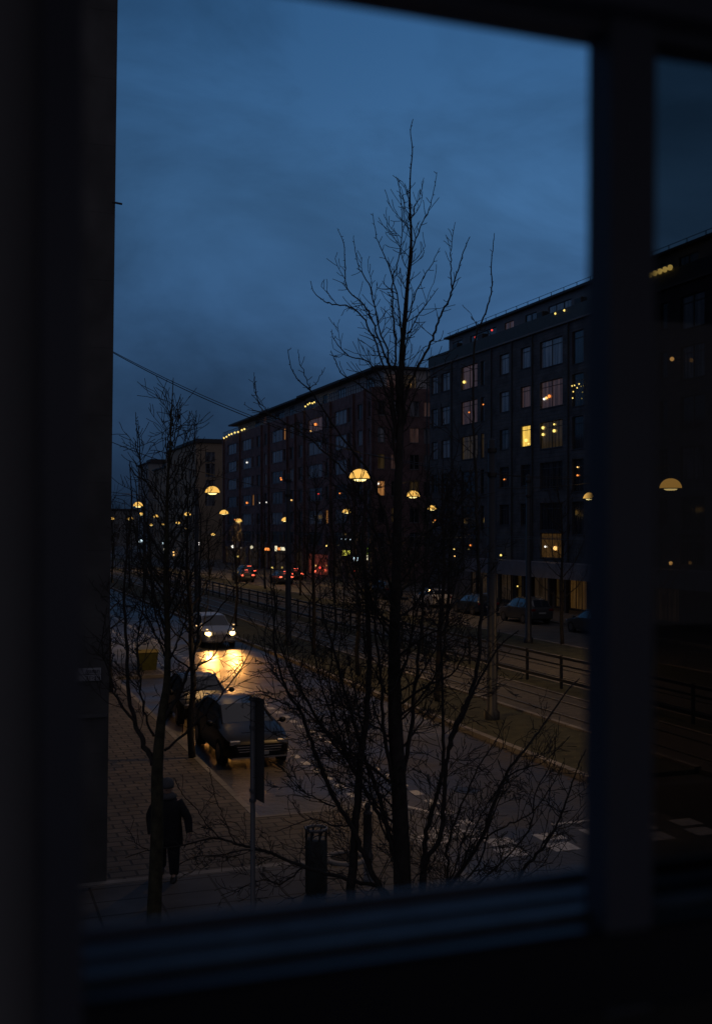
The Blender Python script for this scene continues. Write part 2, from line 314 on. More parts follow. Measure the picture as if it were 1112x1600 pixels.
# stepped bottom rail, from the outside in
rail = MB()
rail.box(WL, WR, .950, .957, z-.42, z-.3375)
rail.build('drip_rail', M_FRAME, wf)
MB().box(WL, WR, .918, .950, z-.42, z-.348).build('sill_strip', M_SILL, wf)
MB().box(WL, WR, .893, .918, z-.42, z-.354).build('sill_strip', M_SILL, wf)
MB().bbox(WL-.02, WR+.02, .86, .893, z-.44, z-.362, .006).build('bottom_rail', mat('dark_rail_paint', (.025, .028, .04), .35), wf)
MB().box(WL, WR, .87, .905, z+.452, z+.63).box(WL, WR, .84, .87, z+.462, z+.63).build('top_rail', M_FRAME, wf)
MB().box(WL-.03, WL+.0, .84, 1.0, z-.44, z+.63).build('left_stile', M_FRAME, wf)
lean = .0085/.79
vs = []
x0 = .5487; x1 = .597
def mull(xa, xb, ya, yb):
    def q(x, zz): return x + lean*zz*.55
    m = MB(); a, b = z-.44, z+.53
    m.add([(q(xa,-.44),ya,a),(q(xb,-.44),ya,a),(q(xb,-.44),yb,a),(q(xa,-.44),yb,a),(q(xa,.53),ya,b),(q(xb,.53),ya,b),(q(xb,.53),yb,b),(q(xa,.53),yb,b)],
          [(0,3,2,1),(4,5,6,7),(0,1,5,4),(1,2,6,5),(2,3,7,6),(3,0,4,7)]); return m
mull(x0, x1, .862, .90).build('mullion', M_FRAME, wf)
MB().box(WR, WR+.05, .84, 1.0, z-.44, z+.53).build('right_stile', M_FRAME, wf)
MB().box(x1-.012, WR, .902, .908, z-.36, z+.455).build('pane', M_PANE, wf, label='dim tinted double glazed pane')
# ================================================================ BUILDINGS
def facade(mb, o, ud, nd, W, z0, z1, rects, depth=.16):
    """wall sheet with real openings; o corner, ud along the wall, nd outward normal"""
    us = sorted({0, W} | {r[0] for r in rects} | {r[1] for r in rects}); zs = sorted({z0, z1} | {r[2] for r in rects} | {r[3] for r in rects})
    us = [u for u in us if 0 <= u <= W]; zs = [q for q in zs if z0 <= q <= z1]
    def pt(u, q, d=0): return o + ud*u + nd*d + Vector((0, 0, q))
    for j in range(len(zs)-1):
        run = None
        for i in range(len(us)-1):
            cu, cz = (us[i]+us[i+1])/2, (zs[j]+zs[j+1])/2
            hole = any(r[0] < cu < r[1] and r[2] < cz < r[3] for r in rects)
            if not hole: run = us[i] if run is None else run
            if run is not None and (hole or i == len(us)-2):
                e = us[i] if hole else us[i+1]
                mb.quad(pt(run, zs[j]), pt(e, zs[j]), pt(e, zs[j+1]), pt(run, zs[j+1])); run = None
    for a, b, c, d in rects:
        for p, q in (((a,c),(b,c)), ((b,c),(b,d)), ((b,d),(a,d)), ((a,d),(a,c))):
            mb.quad(pt(*p), pt(*q), pt(*q, -depth), pt(*p, -depth))
def window(parent, o, ud, nd, r, glass, frame, depth=.16, div=None, transom=.25, label=None, lamps=()):
    a, b, c, d = r; t = .055
    def obox(m, u0, u1, q0, q1, n0, n1):
        vs = [o+ud*u+nd*n+Vector((0,0,q)) for q in (q0, q1) for (u, n) in ((u0,n0),(u1,n0),(u1,n1),(u0,n1))]
        m.add(vs, [(0,3,2,1),(4,5,6,7),(0,1,5,4),(1,2,6,5),(2,3,7,6),(3,0,4,7)])
    m = MB(); n0, n1 = -depth+.002, -depth+.06
    obox(m, a, a+t, c, d, n0, n1); obox(m, b-t, b, c, d, n0, n1); obox(m, a+t, b-t, c, c+t, n0, n1); obox(m, a+t, b-t, d-t, d, n0, n1)
    wd = b-a
    k = div if div is not None else (0 if wd < 1.1 else 1 if wd < 2.6 else 2)
    for i in range(k):
        u = a+wd*(i+1)/(k+1); obox(m, u-.03, u+.03, c+t, d-t, n0, n1-.006)
    if transom: obox(m, a+t, b-t, d-(d-c)*transom-.025, d-(d-c)*transom+.025, n0, n1-.012)
    obox(m, a-.04, b+.04, c-.05, c-.002, -.1, .05)
    w_ = m.build('window', frame, parent, label=label)
    g = MB(); g.quad(*[o+ud*u+nd*(n0+.012)+Vector((0,0,q)) for u, q in ((a+t/2,c+t/2),(b-t/2,c+t/2),(b-t/2,d-t/2),(a+t/2,d-t/2))])
    g.build('pane', glass, w_)
    for (fu, fz, rad, em_) in lamps:
        MB().sph(o+ud*(a+wd*fu)+nd*(n1+.02)+Vector((0,0,c+(d-c)*fz)), rad*.62, 8, 5).build('window_lamp', em_, w_)
    return w_
VY, VX = Vector((0,1,0)), Vector((1,0,0))
rnd = random.Random(7)
XF = 44.0
def yr(u0, u1, X=XF):   # columns on the street facade; along +Y
    a, b = YX(u1, X), YX(u0, X); return a, b
# ---- near right building: long dark brick block, street facade X=44
YA, YB = 8.0, YX(671, XF)
rb = thing('brick_apartment_block', 'long dark brick apartment block with a set-back top floor, nearest on the far side', 'building', (XF, YA, 0))
wall = MB(); rects = []; wins = []
cols = [('m', 674, 683), ('m', 689, 702), ('w', 720, 745), ('n', 750.5, 756), ('s', 780, 794.5), ('s', 813, 828), ('w', 843, 878), ('b', 893, 911),
        ('s', 925, 938), ('w', 950, 985), ('s', 1003, 1014), ('s', 1030, 1042), ('w', 1062, 1100), ('s', 1130, 1143), ('w', 1170, 1215)]
heads = [21.4, 18.15, 14.9, 11.65, 8.4]
lit = {(2,0):(G_PINK, [(.86,.35,.22,E_YEL)]), (2,1):(G_PINK, [(.55,.5,.1,E_ORG)]), (2,2):(G_DIM, []), (5,1):(G_PINK, []), (5,2):(G_YEL, [(.55,.3,.22,E_YEL),(.3,.12,.12,E_YEL)]),
       (6,1):(G_PINK, [(.62,.42,.2,E_ORG),(.75,.38,.17,E_WARM),(.85,.36,.15,E_WHITE)]), (6,2):(G_DIM, [(.4,.62,.2,E_YEL),(.4,.86,.12,E_YEL),(.9,.8,.2,E_YEL),(.9,.55,.18,E_YEL)]),
       (3,1):(G_DARK, [(.5,.7,.1,E_ORG)]), (3,2):(G_DIM, []), (4,3):(G_DARK, [(.6,.4,.1,E_ORG)]), (7,3):(G_DARK, [(.6,.5,.12,E_ORG),(.6,.75,.1,E_WARM)]),
       (11,0):(G_DARK, []), (12,1):(G_DARK, []), (10,2):(G_DARK, []), (9,4):(G_DARK, [(.3,.5,.12,E_ORG)]),(0,4):(G_DARK, [(.5,.3,.12,E_ORG),(.8,.2,.1,E_WARM)])}
for ci, (k, u0, u1) in enumerate(cols):
    a, b = yr(u0, u1)
    for ri, hz in enumerate(heads):
        h = {'w': 2.15, 's': 1.75, 'm': 1.75, 'n': 2.2, 'b': 2.5}[k]
        r = (a-YA, b-YA, hz-h, hz); rects.append(r)
        g, lm = lit.get((ci, ri), (None, []))
        if g is None: g = G_DARK if (k in 'nb' or ri >= 3) else (G_BLUE if (ri < 2 or (ci < 2 and ri < 3)) else rnd.choice([G_DARK, G_MID]))
        if ci >= 8 and ri > 0: g = rnd.choice([G_DARK, G_DARK, G_MID])
        wins.append((r, g, lm, k))
    if k == 'w' and u0 < 1120:
        r = (a-YA, b-YA, 4.0, 6.0)
        rects.append(r); wins.append((r, G_OCH if ci == 6 else G_DARK, [(.35,.4,.28,E_WARM),(.8,.45,.12,E_WHITE)] if ci == 6 else ([(.5,.4,.16,E_ORG)] if ci == 2 else []), 'w'))
O = Vector((XF, YA, 0)); W = YB-YA
# ground floor openings
gf = []
for (u0, u1, g) in ((735, 760, G_SHOP), (770, 800, G_SHOP), (806, 826, G_DIM), (832, 858, G_SHOP), (866, 884, G_DIM), (888, 916, G_OCH), (940, 980, G_SHOP), (1000, 1060, G_SHOP)):
    a, b = yr(u0, u1); r = (a-YA, b-YA, .2, 2.5); rects.append(r); gf.append((r, g))
facade(wall, O, VY, -VX, W, 0, 22.3, rects)
D_ = 14
wall.quad((XF, YB, 0), (XF+D_, YB, 0), (XF+D_, YB, 22.3), (XF, YB, 22.3)); wall.quad((XF+D_, YA, 0), (XF, YA, 0), (XF, YA, 22.3), (XF+D_, YA, 22.3))
wall.quad((XF+D_, YB, 0), (XF+D_, YA, 0), (XF+D_, YA, 22.3), (XF+D_, YB, 22.3)); wall.quad((XF, YA, 22.28), (XF+D_, YA, 22.28), (XF+D_, YB, 22.28), (XF, YB, 22.28))
wall.build('wall', M_BRICKR, rb)
for r, g, lm, k in wins: window(rb, O, VY, -VX, r, g, M_DFR, lamps=lm, transom=.72 if k in 'ws' and False else .22, div=1 if k in 'wm' else 0)
for r, g in gf: window(rb, O, VY, -VX, r, g, M_DFR, transom=0, div=2)
MB().box(XF-.12, XF+.1, YA-.1, YB+.1, 22.3, 23.4).box(XF+.1, XF+D_, YB-.1, YB+.1, 22.3, 23.4).build('parapet', M_PARA, rb)
MB().box(XF-.2, XF-.121, YA-.1, YB+.12, 22.22, 22.36).build('ledge', M_PENT2, rb)
YP = YX(701, XF+1.7)
ph = MB(); XO = Vector((XF+1.7, YA, 0)); pr = []; pw = []
for u0, u1, g, lm in ((707,722,G_MID,[]),(734,775,G_MID,[]),(788,802,G_PINK,[]),(820,838,G_MID,[]),(856,892,G_BLUE,[]),(935,960,G_DARK,[]),(1000,1040,G_DARK,[]),(1060,1090,G_DARK,[])):
    a, b = yr(u0, u1, XF+1.7); r = (a-YA, b-YA, 22.6, 24.7); pr.append(r); pw.append((r, g))
facade(ph, XO, VY, -VX, YP-YA, 22.29, 25.2, pr, .1)
ph.quad((XF+1.7, YP, 22.29), (XF+D_-1.7, YP, 22.29), (XF+D_-1.7, YP, 25.2), (XF+1.7, YP, 25.2)); ph.quad((XF+D_-1.7, YA, 22.29), (XF+1.7, YA, 22.29), (XF+1.7, YA, 25.2), (XF+D_-1.7, YA, 25.2))
ph.build('penthouse_wall', M_PENT2, rb)
for r, g in pw: window(rb, XO, VY, -VX, r, g, M_DFR, .1, transom=0)
MB().box(XF+1.3, XF+D_-1, YA, YP+.4, 25.2, 25.38).box(XF+5, XF+8, YX(835, XF+5), YX(822, XF+5), 25.38, 26.3).build('roof', M_ROOF, rb)
rr = MB(); yy = YA+2
while yy < YP: rr.box(XF+1.5, XF+1.54, yy, yy+.04, 25.38, 25.75); yy += 2.0
rr.box(XF+1.5, XF+1.54, YA+2, YP, 25.72, 25.75); rr.build('roof_rail', M_DARK, rb)
MB().box(XF-2.2, XF-.01, 30, YX(727, XF-2.2), 3.62, 3.72).box(XF-2.25, XF-2.2, 30, YX(727, XF-2.2), 2.6, 3.75).build('canopy', M_FASC, rb)
for u in (745, 780, 818, 858, 884, 930, 985): yv = YX(u, XF-2.0); MB().box(XF-2.1, XF-1.85, yv-.14, yv+.14, .12, 3.6).build('canopy_post', M_DARK, rb)
for u, v, e in ((742,527,E_RED),(768,516,E_RED),(867,490,E_YEL),(881,485,E_YEL)):
    X = XF-.14; MB().sph((X, YX(u, X), ZX(u, v, X)), .085, 8, 5).build('balcony_lamp', e, rb)
for u in (668, 706, 768, 800, 832, 888): yv = YX(u, XF); MB().tube([(XF-.09, yv, .2), (XF-.09, yv, 22.2)], .06, 6).build('downpipe', M_DARK, rb)
for u in (713, 752, 792, 845, 879, 905):
    yv = YX(u, XF+.7); MB().bbox(XF+.5, XF+1.1, yv-.5, yv+.5, 22.29, 23.6+.25*(u % 3), .05).build('balcony_furniture', M_DARK, rb)
# balcony fairy lights in two places of this block
def fairy(us, label, rad=.09, X=XF-.25, e=E_YEL, wire=True):
    pts = [Vector((X, YX(u, X), ZX(u, v, X))) for u, v in us]
    o = thing('fairy_lights', label, 'string lights', pts[0], None)
    m = MB(); 
    for p in pts: m.sph(p, rad, 6, 4)
    m.build('bulbs', e, o); MB().tube([p+Vector((0,0,rad)) for p in pts], .012, 3).build('cord', M_WIRE, o)
fairy([(893,603),(897,602),(901,606),(904,600),(895,612),(894,622)], 'sparse warm fairy lights on the fourth floor balcony near the window post', .055)
fairy([(930,455),(943,450),(956,446),(966,443)], 'faint fairy lights behind the window post, under the top floor', .05)
fairy([(1014,430),(1022,427),(1030,424),(1038,421),(1046,418)], 'bright fairy lights seen through the tinted pane at the top floor', .2)
# ---- middle building: purple-brown brick with white penthouse floor
YM0, YM1 = 117.0, YX(348, XF)
mbd = thing('brick_apartment_block', 'reddish brown brick apartment block with a pale balcony floor under a dark roof', 'building', (XF, YM0, 0))
wall = MB(); rects = []; wins = []
mcols = [(356,369,1,.1),(370.5,374,0,0),(378,392,1,0),(394,397,0,0),(401,407,0,0),(413,418,0,0),(424,441,1,0),(443,448,0,0),(452,458,0,0),(466,472,0,0),(481,503,1,0),(508,514,0,0),(522,541,1,0),(543,548,0,0),(558,566,0,0),(575,580,0,0)]
mh = [20.9, 17.85, 14.8, 11.75, 8.7, 5.9]
mlit = {(10,0):(G_PINK,[(.5,.55,.28,E_ORG),(.85,.15,.12,E_WARM)]), (7,0):(G_ORG,[]), (1,1):(G_DIM,[]), (2,1):(G_BLUE,[(.5,.6,.2,E_WHITE)]), (6,2):(G_MID,[(.15,.25,.18,E_ORG),(.2,.4,.14,E_ORG)]),
        (2,3):(G_MID,[(.5,.3,.25,E_ORG)]), (3,3):(G_ORG,[]), (4,3):(G_MID,[(.3,.2,.16,E_WHITE)]), (5,3):(G_DARK,[(.5,.2,.15,E_WHITE)]), (8,3):(G_DARK,[(.6,.2,.18,E_WARM)]),
        (9,4):(G_DARK,[]), (11,4):(G_ORG,[]), (10,3):(G_MID,[(.3,.5,.1,E_RED)]), (12,3):(G_DARK,[(.6,.4,.14,E_ORG)]), (0,4):(G_DARK,[(.2,.5,.14,E_ORG)])}
for ci, (u0, u1, wide, _) in enumerate(mcols):
    a, b = yr(u0, u1)
    for ri, hz in enumerate(mh):
        r = (a-YM0, b-YM0, hz-1.75, hz); rects.append(r)
        g, lm = mlit.get((ci, ri), (None, []))
        if g is None:
            g = (G_BLUE if ri < 3 else rnd.choice([G_BLUE, G_BLUE, G_MID, G_BLUE])) if wide else rnd.choice([G_MID, G_BLUE, G_DARK, G_DARK])
            if ri == 5: g = G_DARK
        wins.append((r, g, lm))
O = Vector((XF, YM0, 0)); W = YM1-YM0
shops = []
for (u0, u1, g) in ((352,366,G_SHOP),(370,384,G_SHOP),(388,404,G_SHOP),(410,424,G_SHOP),(430,452,G_SHOP),(458,474,G_SHOP),(481,512,G_RED),(520,534,G_SHOP),(540,556,G_SHOP),(560,574,G_SHOP)):
    a, b = yr(u0, u1); r = (a-YM0, b-YM0, .3, 3.2 if g is not G_RED else 3.0); rects.append(r); shops.append((r, g))
facade(wall, O, VY, -VX, W, 0, 22.4, rects)
FW = 24.0; fr = []; fw = []
OF = Vector((XF+FW, YM0, 0))       # front face looks to -Y; u runs toward -X
def xY(u, Y=YM0): return Y/facy(u)*fac(u)
for u0, u1, kk in ((590, 601.5, 0), (611, 622, 1), (640, 655, 1), (662, 676, 1), (686, 700, 1)):
    a, b = xY(u0), xY(u1)
    for ri, hz in enumerate(mh):
        g, lm = G_MID, []
        if kk == 0: g = [G_DARK, G_BLUE, G_DIM, G_ORG, G_DARK, G_DARK][ri]; lm = [(.85,.8,.18,E_WHITE)] if ri == 3 else []
        elif ri < 3: g = rnd.choice([G_BLUE, G_MID, G_DARK, G_PINK])
        else: g = rnd.choice([G_DARK, G_DARK, G_DIM])
        r = (XF+FW-b, XF+FW-a, hz-1.7, hz); fr.append(r); fw.append((r, g, lm))
facade(wall, OF, -VX, -VY, FW, 0, 22.4, fr)
wall.quad((XF, YM1, 0), (XF+FW, YM1, 0), (XF+FW, YM1, 22.4), (XF, YM1, 22.4)); wall.quad((XF+FW, YM1, 0), (XF+FW, YM0, 0), (XF+FW, YM0, 22.4), (XF+FW, YM1, 22.4))
wall.quad((XF, YM0, 22.38), (XF+FW, YM0, 22.38), (XF+FW, YM1, 22.38), (XF, YM1, 22.38))
wall.build('wall', M_BRICKM, mbd)
for r, g, lm in wins: window(mbd, O, VY, -VX, r, g, M_WFR, lamps=lm, transom=0)
for r, g in shops: window(mbd, O, VY, -VX, r, g, M_DFR, transom=.2, div=3)
for r, g, lm in fw: window(mbd, OF, -VX, -VY, r, g, M_WFR, lamps=lm, transom=0)
# bay pilasters between window groups and a roof-floor with balconies
for u in (350.5, 375.5, 409.5, 420.5, 449.5, 462, 476, 517, 553, 570, 583):
    yv = YX(u, XF); MB().box(XF-.28, XF+.0, yv-.22, yv+.22, .12, 22.38).build('pilaster', M_BRICKM, mbd)
XP = XF+1.9; ph = MB(); pr = []; pw = []
for u0, u1, g in ((398,405,G_MID),(412,416,G_PINK),(430,444,G_MID),(452,460,G_BLUE),(476,492,G_MID),(505,512,G_MID),(528,540,G_BLUE),(572,584,G_MID),(592,606,G_PINK)):
    a, b = yr(u0, u1, XP)
    if a-YM0 > .3+1: r = (a-YM0-2, b-YM0-2, 22.55, 24.3); pr.append(r); pw.append((r, g))
facade(ph, Vector((XP, YM0+2, 0)), VY, -VX, YM1-YM0-6, 22.39, 24.75, pr, .08)
OF2 = Vector((XF+FW-1, YM0+2, 0)); r2 = []
for u0, u1 in ((604,618),(630,650),(668,684)):
    a, b = xY(u0, YM0+2), xY(u1, YM0+2); r2.append((XF+FW-1-b, XF+FW-1-a, 22.6, 24.2))
facade(ph, OF2, -VX, -VY, XF+FW-1-XP, 22.39, 24.75, r2, .08)
ph.quad((XP, YM1-4, 22.39), (XF+FW, YM1-4, 22.39), (XF+FW, YM1-4, 24.75), (XP, YM1-4, 24.75))
ph.build('penthouse_wall', M_PENT, mbd)
for r, g in pw: window(mbd, Vector((XP, YM0+2, 0)), VY, -VX, r, g, M_DFR, .08, transom=0)
for i, r in enumerate(r2): window(mbd, OF2, -VX, -VY, r, [G_PINK, G_DIM, G_MID][i], M_DFR, .08, transom=0, lamps=[(.5,.3,.22,E_WARM)] if i == 1 else [(.4,.2,.1,E_RED)])
rf = MB(); ys = [YM0+1.2, 131, 150, 170, 191]; zz = [25.0, 24.95, 24.7, 24.5]
for i in range(4): rf.box(XF+.7-.15*i, XF+FW, ys[i]+.001*i, ys[i+1], zz[i]-.22, zz[i]+.05)
rf.build('roof', M_ROOF, mbd)
bal = MB(); yv = YM0+.15
while yv < YM1-.2: bal.box(XF+.0, XF+.05, yv, yv+.05, 22.38, 23.35); yv += .9
bal.box(XF-.01, XF+.06, YM0+.1, YM1-.1, 23.35, 23.41); bal.box(XF-.01, XF+.06, YM0+.1, YM1-.1, 22.85, 22.88)
for x in range(24): bal.box(XF+1+x*.95, XF+1.05+x*.95, YM0+.05, YM0+.1, 22.38, 23.35)
bal.box(XF+.0, XF+FW, YM0+.04, YM0+.1, 23.35, 23.41); bal.build('balcony_rail', M_DARK, mbd)
fairy([(350,684.5),(354,682.5),(358,679.5),(362,678),(367,676),(372,675),(378,672),(382,670.5)], 'bright row of bulbs along the left end balcony of the brown block', .16, XF-.1)
fairy([(477,635),(481,632),(484,630),(488,630),(491,628.5)], 'yellow fairy lights on the middle balcony of the brown block', .11, XF-.1)
# ---- beige building beyond
YC0 = YX(306, XF); YC1 = YX(233, XF)
def simple_block(label, m, Y0, Y1, zt, depth, cols_, seed, lowtop=None, front=()):
    b = thing('apartment_block', label, 'building', (XF, Y0, 0)); w_ = MB(); rects = []; ws = []; r_ = random.Random(seed)
    O = Vector((XF, Y0, 0))
    n = int((Y1-Y0)/4.2)
    for i in range(n):
        for j in range(int(zt/3.05)-1):
            a = 1.2+i*4.2; c = 4.4+j*3.05; r = (a, a+1.7, c, c+1.6); rects.append(r); ws.append((r, r_.choice([G_DARK, G_DARK, G_MID, G_BLUE])))
    facade(w_, O, VY, -VX, Y1-Y0, 0, zt, rects)
    OF = Vector((XF+depth, Y0, 0)); fr = []
    for (u0, u1, v0, v1) in front:
        a, c = xY(u0, Y0), xY(u1, Y0); D = Y0/facy(u0); fr.append((XF+depth-c, XF+depth-a, EYE+(825-v1)*D/FPX, EYE+(825-v0)*D/FPX))
    facade(w_, OF, -VX, -VY, depth, 0, zt, fr)
    w_.quad((XF, Y1, 0), (XF+depth, Y1, 0), (XF+depth, Y1, zt), (XF, Y1, zt)); w_.quad((XF+depth, Y1, 0), (XF+depth, Y0, 0), (XF+depth, Y0, zt), (XF+depth, Y1, zt))
    w_.build('wall', m, b)
    for r, g in ws: window(b, O, VY, -VX, r, g, M_DFR, transom=0, div=1)
    for k, r in enumerate(fr): window(b, OF, -VX, -VY, r, G_MID, M_WFR, transom=.4, div=1)
    MB().box(XF-.4, XF+depth, Y0-.4, Y1, zt, zt+.3).box(XF+2, XF+depth-2, Y0+9, Y1-1, zt+.3, zt+1.6).build('roof', M_ROOF, b)
    return b
simple_block('beige rendered apartment block with a stair window, beyond the brown block', M_BEIGE, YC0, YC0+34, 23.4, 16, 0, 3, front=((321,336,706,721),(321,336,724,745),(321,336,750,766),(321,336,772,790)))
simple_block('lower beige brown block between the beige block and the pale far one', M_BEIGE, YC0+34.2, YX(240, XF), 20.2, 14, 0, 5)
simple_block('pale grey far block, leftmost of the row across the street', M_PALE, YX(232, XF), YX(216, XF), 22.6, 14, 0, 8)
# ---- left corner building (its corner cuts the view) with leaning corner
lb = thing('corner_building', 'dark plastered corner building rising at the left edge of the view', 'building', (2.43, 20, 0))
lm_ = MB(); tl = .0125
def lx(zv): return 2.43 + tl*(zv-0)
lm_.add([(-16,20,0),(lx(0),20,0),(lx(19.5),20,19.5),(-16,20,19.5),(lx(0),170,0),(lx(19.5),170,19.5),(-16,170,0),(-16,170,19.5)], [(0,1,2,3),(1,4,5,2),(4,6,7,5),(6,0,3,7),(3,2,5,7)])
lm_.build('wall', M_LEFT, lb)
MB().box(-16, lx(3.1)-.02, 19.94, 19.998, 3.05, 3.11).build('string_course', M_STEEL, lb)
br = MB(); p0 = P(176, 316, 19.6); p1 = P(191, 319, 19.6); br.tube([p0, p1], .02, 5); br.build('bracket', M_DARK, lb)
MB().box(-16.2, lx(19.5)+.15, 19.8, 170, 19.5, 19.8).build('roof', M_ROOF, lb)
# street name plate
def text_mesh(s, size, name, m, parent, loc, rx=90, rz=0):
    cu = bpy.data.curves.new('txt', 'FONT'); cu.body = s; cu.size = size; cu.extrude = .002; cu.align_x = 'RIGHT'
    to = bpy.data.objects.new('txt', cu); col.objects.link(to); dg = bpy.context.evaluated_depsgraph_get(); dg.update()
    me = bpy.data.meshes.new_from_object(to.evaluated_get(dg)); bpy.data.objects.remove(to)
    me.materials.clear(); me.materials.append(m)
    me.transform(Matrix.Rotation(R(rz), 4, 'Z') @ Matrix.Rotation(R(rx), 4, 'X')); o = bpy.data.objects.new(name, me); col.objects.link(o); o.parent = parent
    o.location = Vector(loc)-worldloc(parent); return o
pc = P(158, 1063, 19.6)
px = pc.x; pz = pc.z
sg = thing('street_name_plate', 'small pale street name plate on the dark corner wall, dark lettering', 'sign', (px, 19.97, pz))
M_PLATE = mat('plate_enamel', (.34, .35, .38), .4); M_LET = mat('plate_letters', (.03, .03, .05), .5)
MB().bbox(px-.75, px, 19.955, 19.99, pz, pz+.105, .004).bbox(px-.75, px, 19.955, 19.99, pz+.118, pz+.225, .004).build('plate', M_PLATE, sg)
text_mesh('gatan', .11, 'lettering', M_LET, sg, (px-.02, 19.951, pz+.14)); text_mesh('31-39', .11, 'lettering', M_LET, sg, (px-.02, 19.951, pz+.015))
# ================================================================ STREET LAMPS on span wires
LW = 0
def lamp(u, v, X=None, D=None, Yv=None, r=.30, name_label='', light=True, hang=.5, power=1.):
    if D is None: D = X/fac(u)
    c = P(u, v, D)             # rim centre of the shade
    o = thing('hanging_street_lamp', name_label, 'street lamp', c, 'dome street lamps hung on wires over the street')
    MB().lathe(c, [(r*math.cos(a), r*.92*math.sin(a)) for a in [R(x) for x in (0, 8, 18, 30, 42, 55, 68, 80)]], 24).build('lamp_shade', E_DOME, o, True)
    MB().lathe(c, [(r*.6, -.018), (r*.98, -.018), (r*1.03, -.012), (r*1.03, .004), (r*.99, .006)], 24).build('rim', M_DARK, o)
    MB().lathe(c, [(.001, -.07), (r*.35, -.068), (r*.52, -.052), (r*.62, -.019)], 20).build('lens', E_LENS, o, True)
    MB().lathe(c, [(r*.2, r*.9), (r*.16, r*.9+.05), (.03, r*.9+.08), (.015, r*.9+.09), (.012, r*.77+hang)], 10).build('cap', M_DARK, o)
    if light:
        li = bpy.data.lights.new('lamp_light', 'SPOT'); li.energy = SPOTW*power; li.color = (1, .57, .21); li.spot_size = R(140); li.spot_blend = .6; li.shadow_soft_size = .12
        lo = bpy.data.objects.new('lamp_light', li); col.objects.link(lo); lo.parent = o; lo.location = (0, 0, -.14)
    return c + Vector((0, 0, r*.77+hang))
l1 = lamp(562, 748, D=30.6, r=.295, name_label='largest glowing dome lamp over the near road, left of the tall trunk')
l2 = lamp(332, 770, D=43.6, r=.285, name_label='glowing dome lamp in front of the beige block, over the near road', power=.8)
l3 = lamp(216, 791, D=68, r=.29, name_label='dome lamp beside the left crown, third along the near road')
l4 = lamp(645, 776, D=48.9, r=.29, name_label='dome lamp over the tram track, half hidden by the tall trunk', power=.7)
l5 = lamp(675, 796, X=32.5, r=.33, name_label='dome lamp just right of the tall trunk over the far road')
l6 = lamp(541, 801, X=32.5, r=.37, name_label='dome lamp under the largest one, over the far road')
l7 = lamp(1047, 763, D=36.5, r=.36, name_label='dome lamp seen dimly through the tinted pane', power=.45)
l8 = lamp(921, 779, D=51.8, r=.31, name_label='dome lamp at the edge of the window post', power=.7)
far = [(446,814,32.5,5.5,'dome lamp over the cars under the brown block'), (373,815,30,4.5,'small dome lamp at the left foot of the brown block'), (350,803,32.5,6.0,'dome lamp below the second largest one'),
       (293,805,30,4.5,'faint dome lamp in the left crown, right of its stem'), (278,818,30,3,'tiny lamp low in the left crown, right of its stem'), (244,808,30,3.5,'tiny lamp left of the left crown stem, upper one'),
       (236.5,821,30,2.4,'tiny lamp left of the left crown stem, lower one'), (221,804,22,3,'tiny yellow lamp just under the third road lamp'), (204,812,24,4,'small far dome lamp below left of the third road lamp'),
       (175,812,22,3.5,'far dome lamp at the left wall edge'), (171,803,15,2.2,'tiny lamp touching the left wall edge'), (255,820,30,2,'tiny orange lamp beside the left crown stem'), (333,836,34,2.8,'low yellow lamp under the second largest one'), (292,826,34,2,'tiny yellow lamp low between crown and beige block')]
for i, (u, v, X, hw, lb_) in enumerate(far):
    D = X/fac(u); lamp(u, v, D=D, r=hw*1.15*D/FPX, name_label=lb_, light=i in (0, 1, 2, 3, 8), power=1.3)
# ================================================================ POLES, WIRES, FENCE
def pole(x, yv, h, label, r0=.17, r1=.13):
    o = thing('tram_pole', label, 'pole', (x, yv, .1), 'steel poles along the tram track')
    MB().lathe((x, yv, 0), [(r0*1.5, .1), (r0*1.5, .35), (r0, .42), (r1, h), (.001, h+.05)], 14).build('post', M_POLE, o, True)
    MB().lathe((x, yv, h-1.2), [(r1+.03, 0), (r1+.03, .12)], 14).lathe((x, yv, h-.4), [(r1+.03, 0), (r1+.03, .12)], 14).build('collar', M_DARK, o)
    return Vector((x, yv, h-1.1))
poles = [(16.45, 32.8, 'thick blue-grey tram pole nearest in the verge, right of the tall trunk'), (16.6, 57.4, 'thick dark tram pole in front of the brown block, second along the verge'),
         (16.6, 82, 'tram pole in the verge behind the oncoming white car'), (16.6, 107, 'tram pole far along the verge, fourth from the near one')]
tops = [pole(x, yv, 9.3, l) for x, yv, l in poles]
t5 = pole(29.3, 54.0, 9.3, 'tram pole in the far verge in front of the dark brick block'); t6 = pole(29.3, 29.5, 9.3, 'tram pole in the far verge at the side of the view')
t7 = pole(29.3, 79, 9.3, 'tram pole in the far verge beside the parked white car')
def cat(a, b, sag=.0, n=16): return [a.lerp(b, i/n)-Vector((0, 0, sag*4*(i/n)*(1-i/n))) for i in range(n+1)]
def wire(pts, label, twin=0., r=.011):
    o = thing('span_wire', label, 'wire', pts[0][0]); 
    for seg in pts:
        s_ = max(.008, r); MB().tube(seg, s_, 4).build('cable', M_WIRE, o)
        if twin: MB().tube([p+Vector((0, 0, twin*(math.sin(math.pi*i/(len(seg)-1)) + (i/(len(seg)-1))*.4))) for i, p in enumerate(seg)], s_*.8, 4).build('cable', M_WIRE, o)
a1 = P(175, 540, 28.2); d = a1-l1; w1 = l1 + d*((l1.x-2.55)/(l1.x-a1.x))
wire([cat(w1, l1, .35), cat(l1, tops[0], .1), cat(tops[0], l7, .3)], 'double span wire from the left wall to the largest dome lamp', .055, .011)
a2 = P(173, 678, 42); d = a2-l2; w2 = l2 + d*((l2.x-2.55)/(l2.x-a2.x))
wire([cat(w2, l2, .3), cat(l2, l4, .6), cat(l4, l8, .3)], 'thin span wire from the left wall to the second dome lamp', 0, .014)
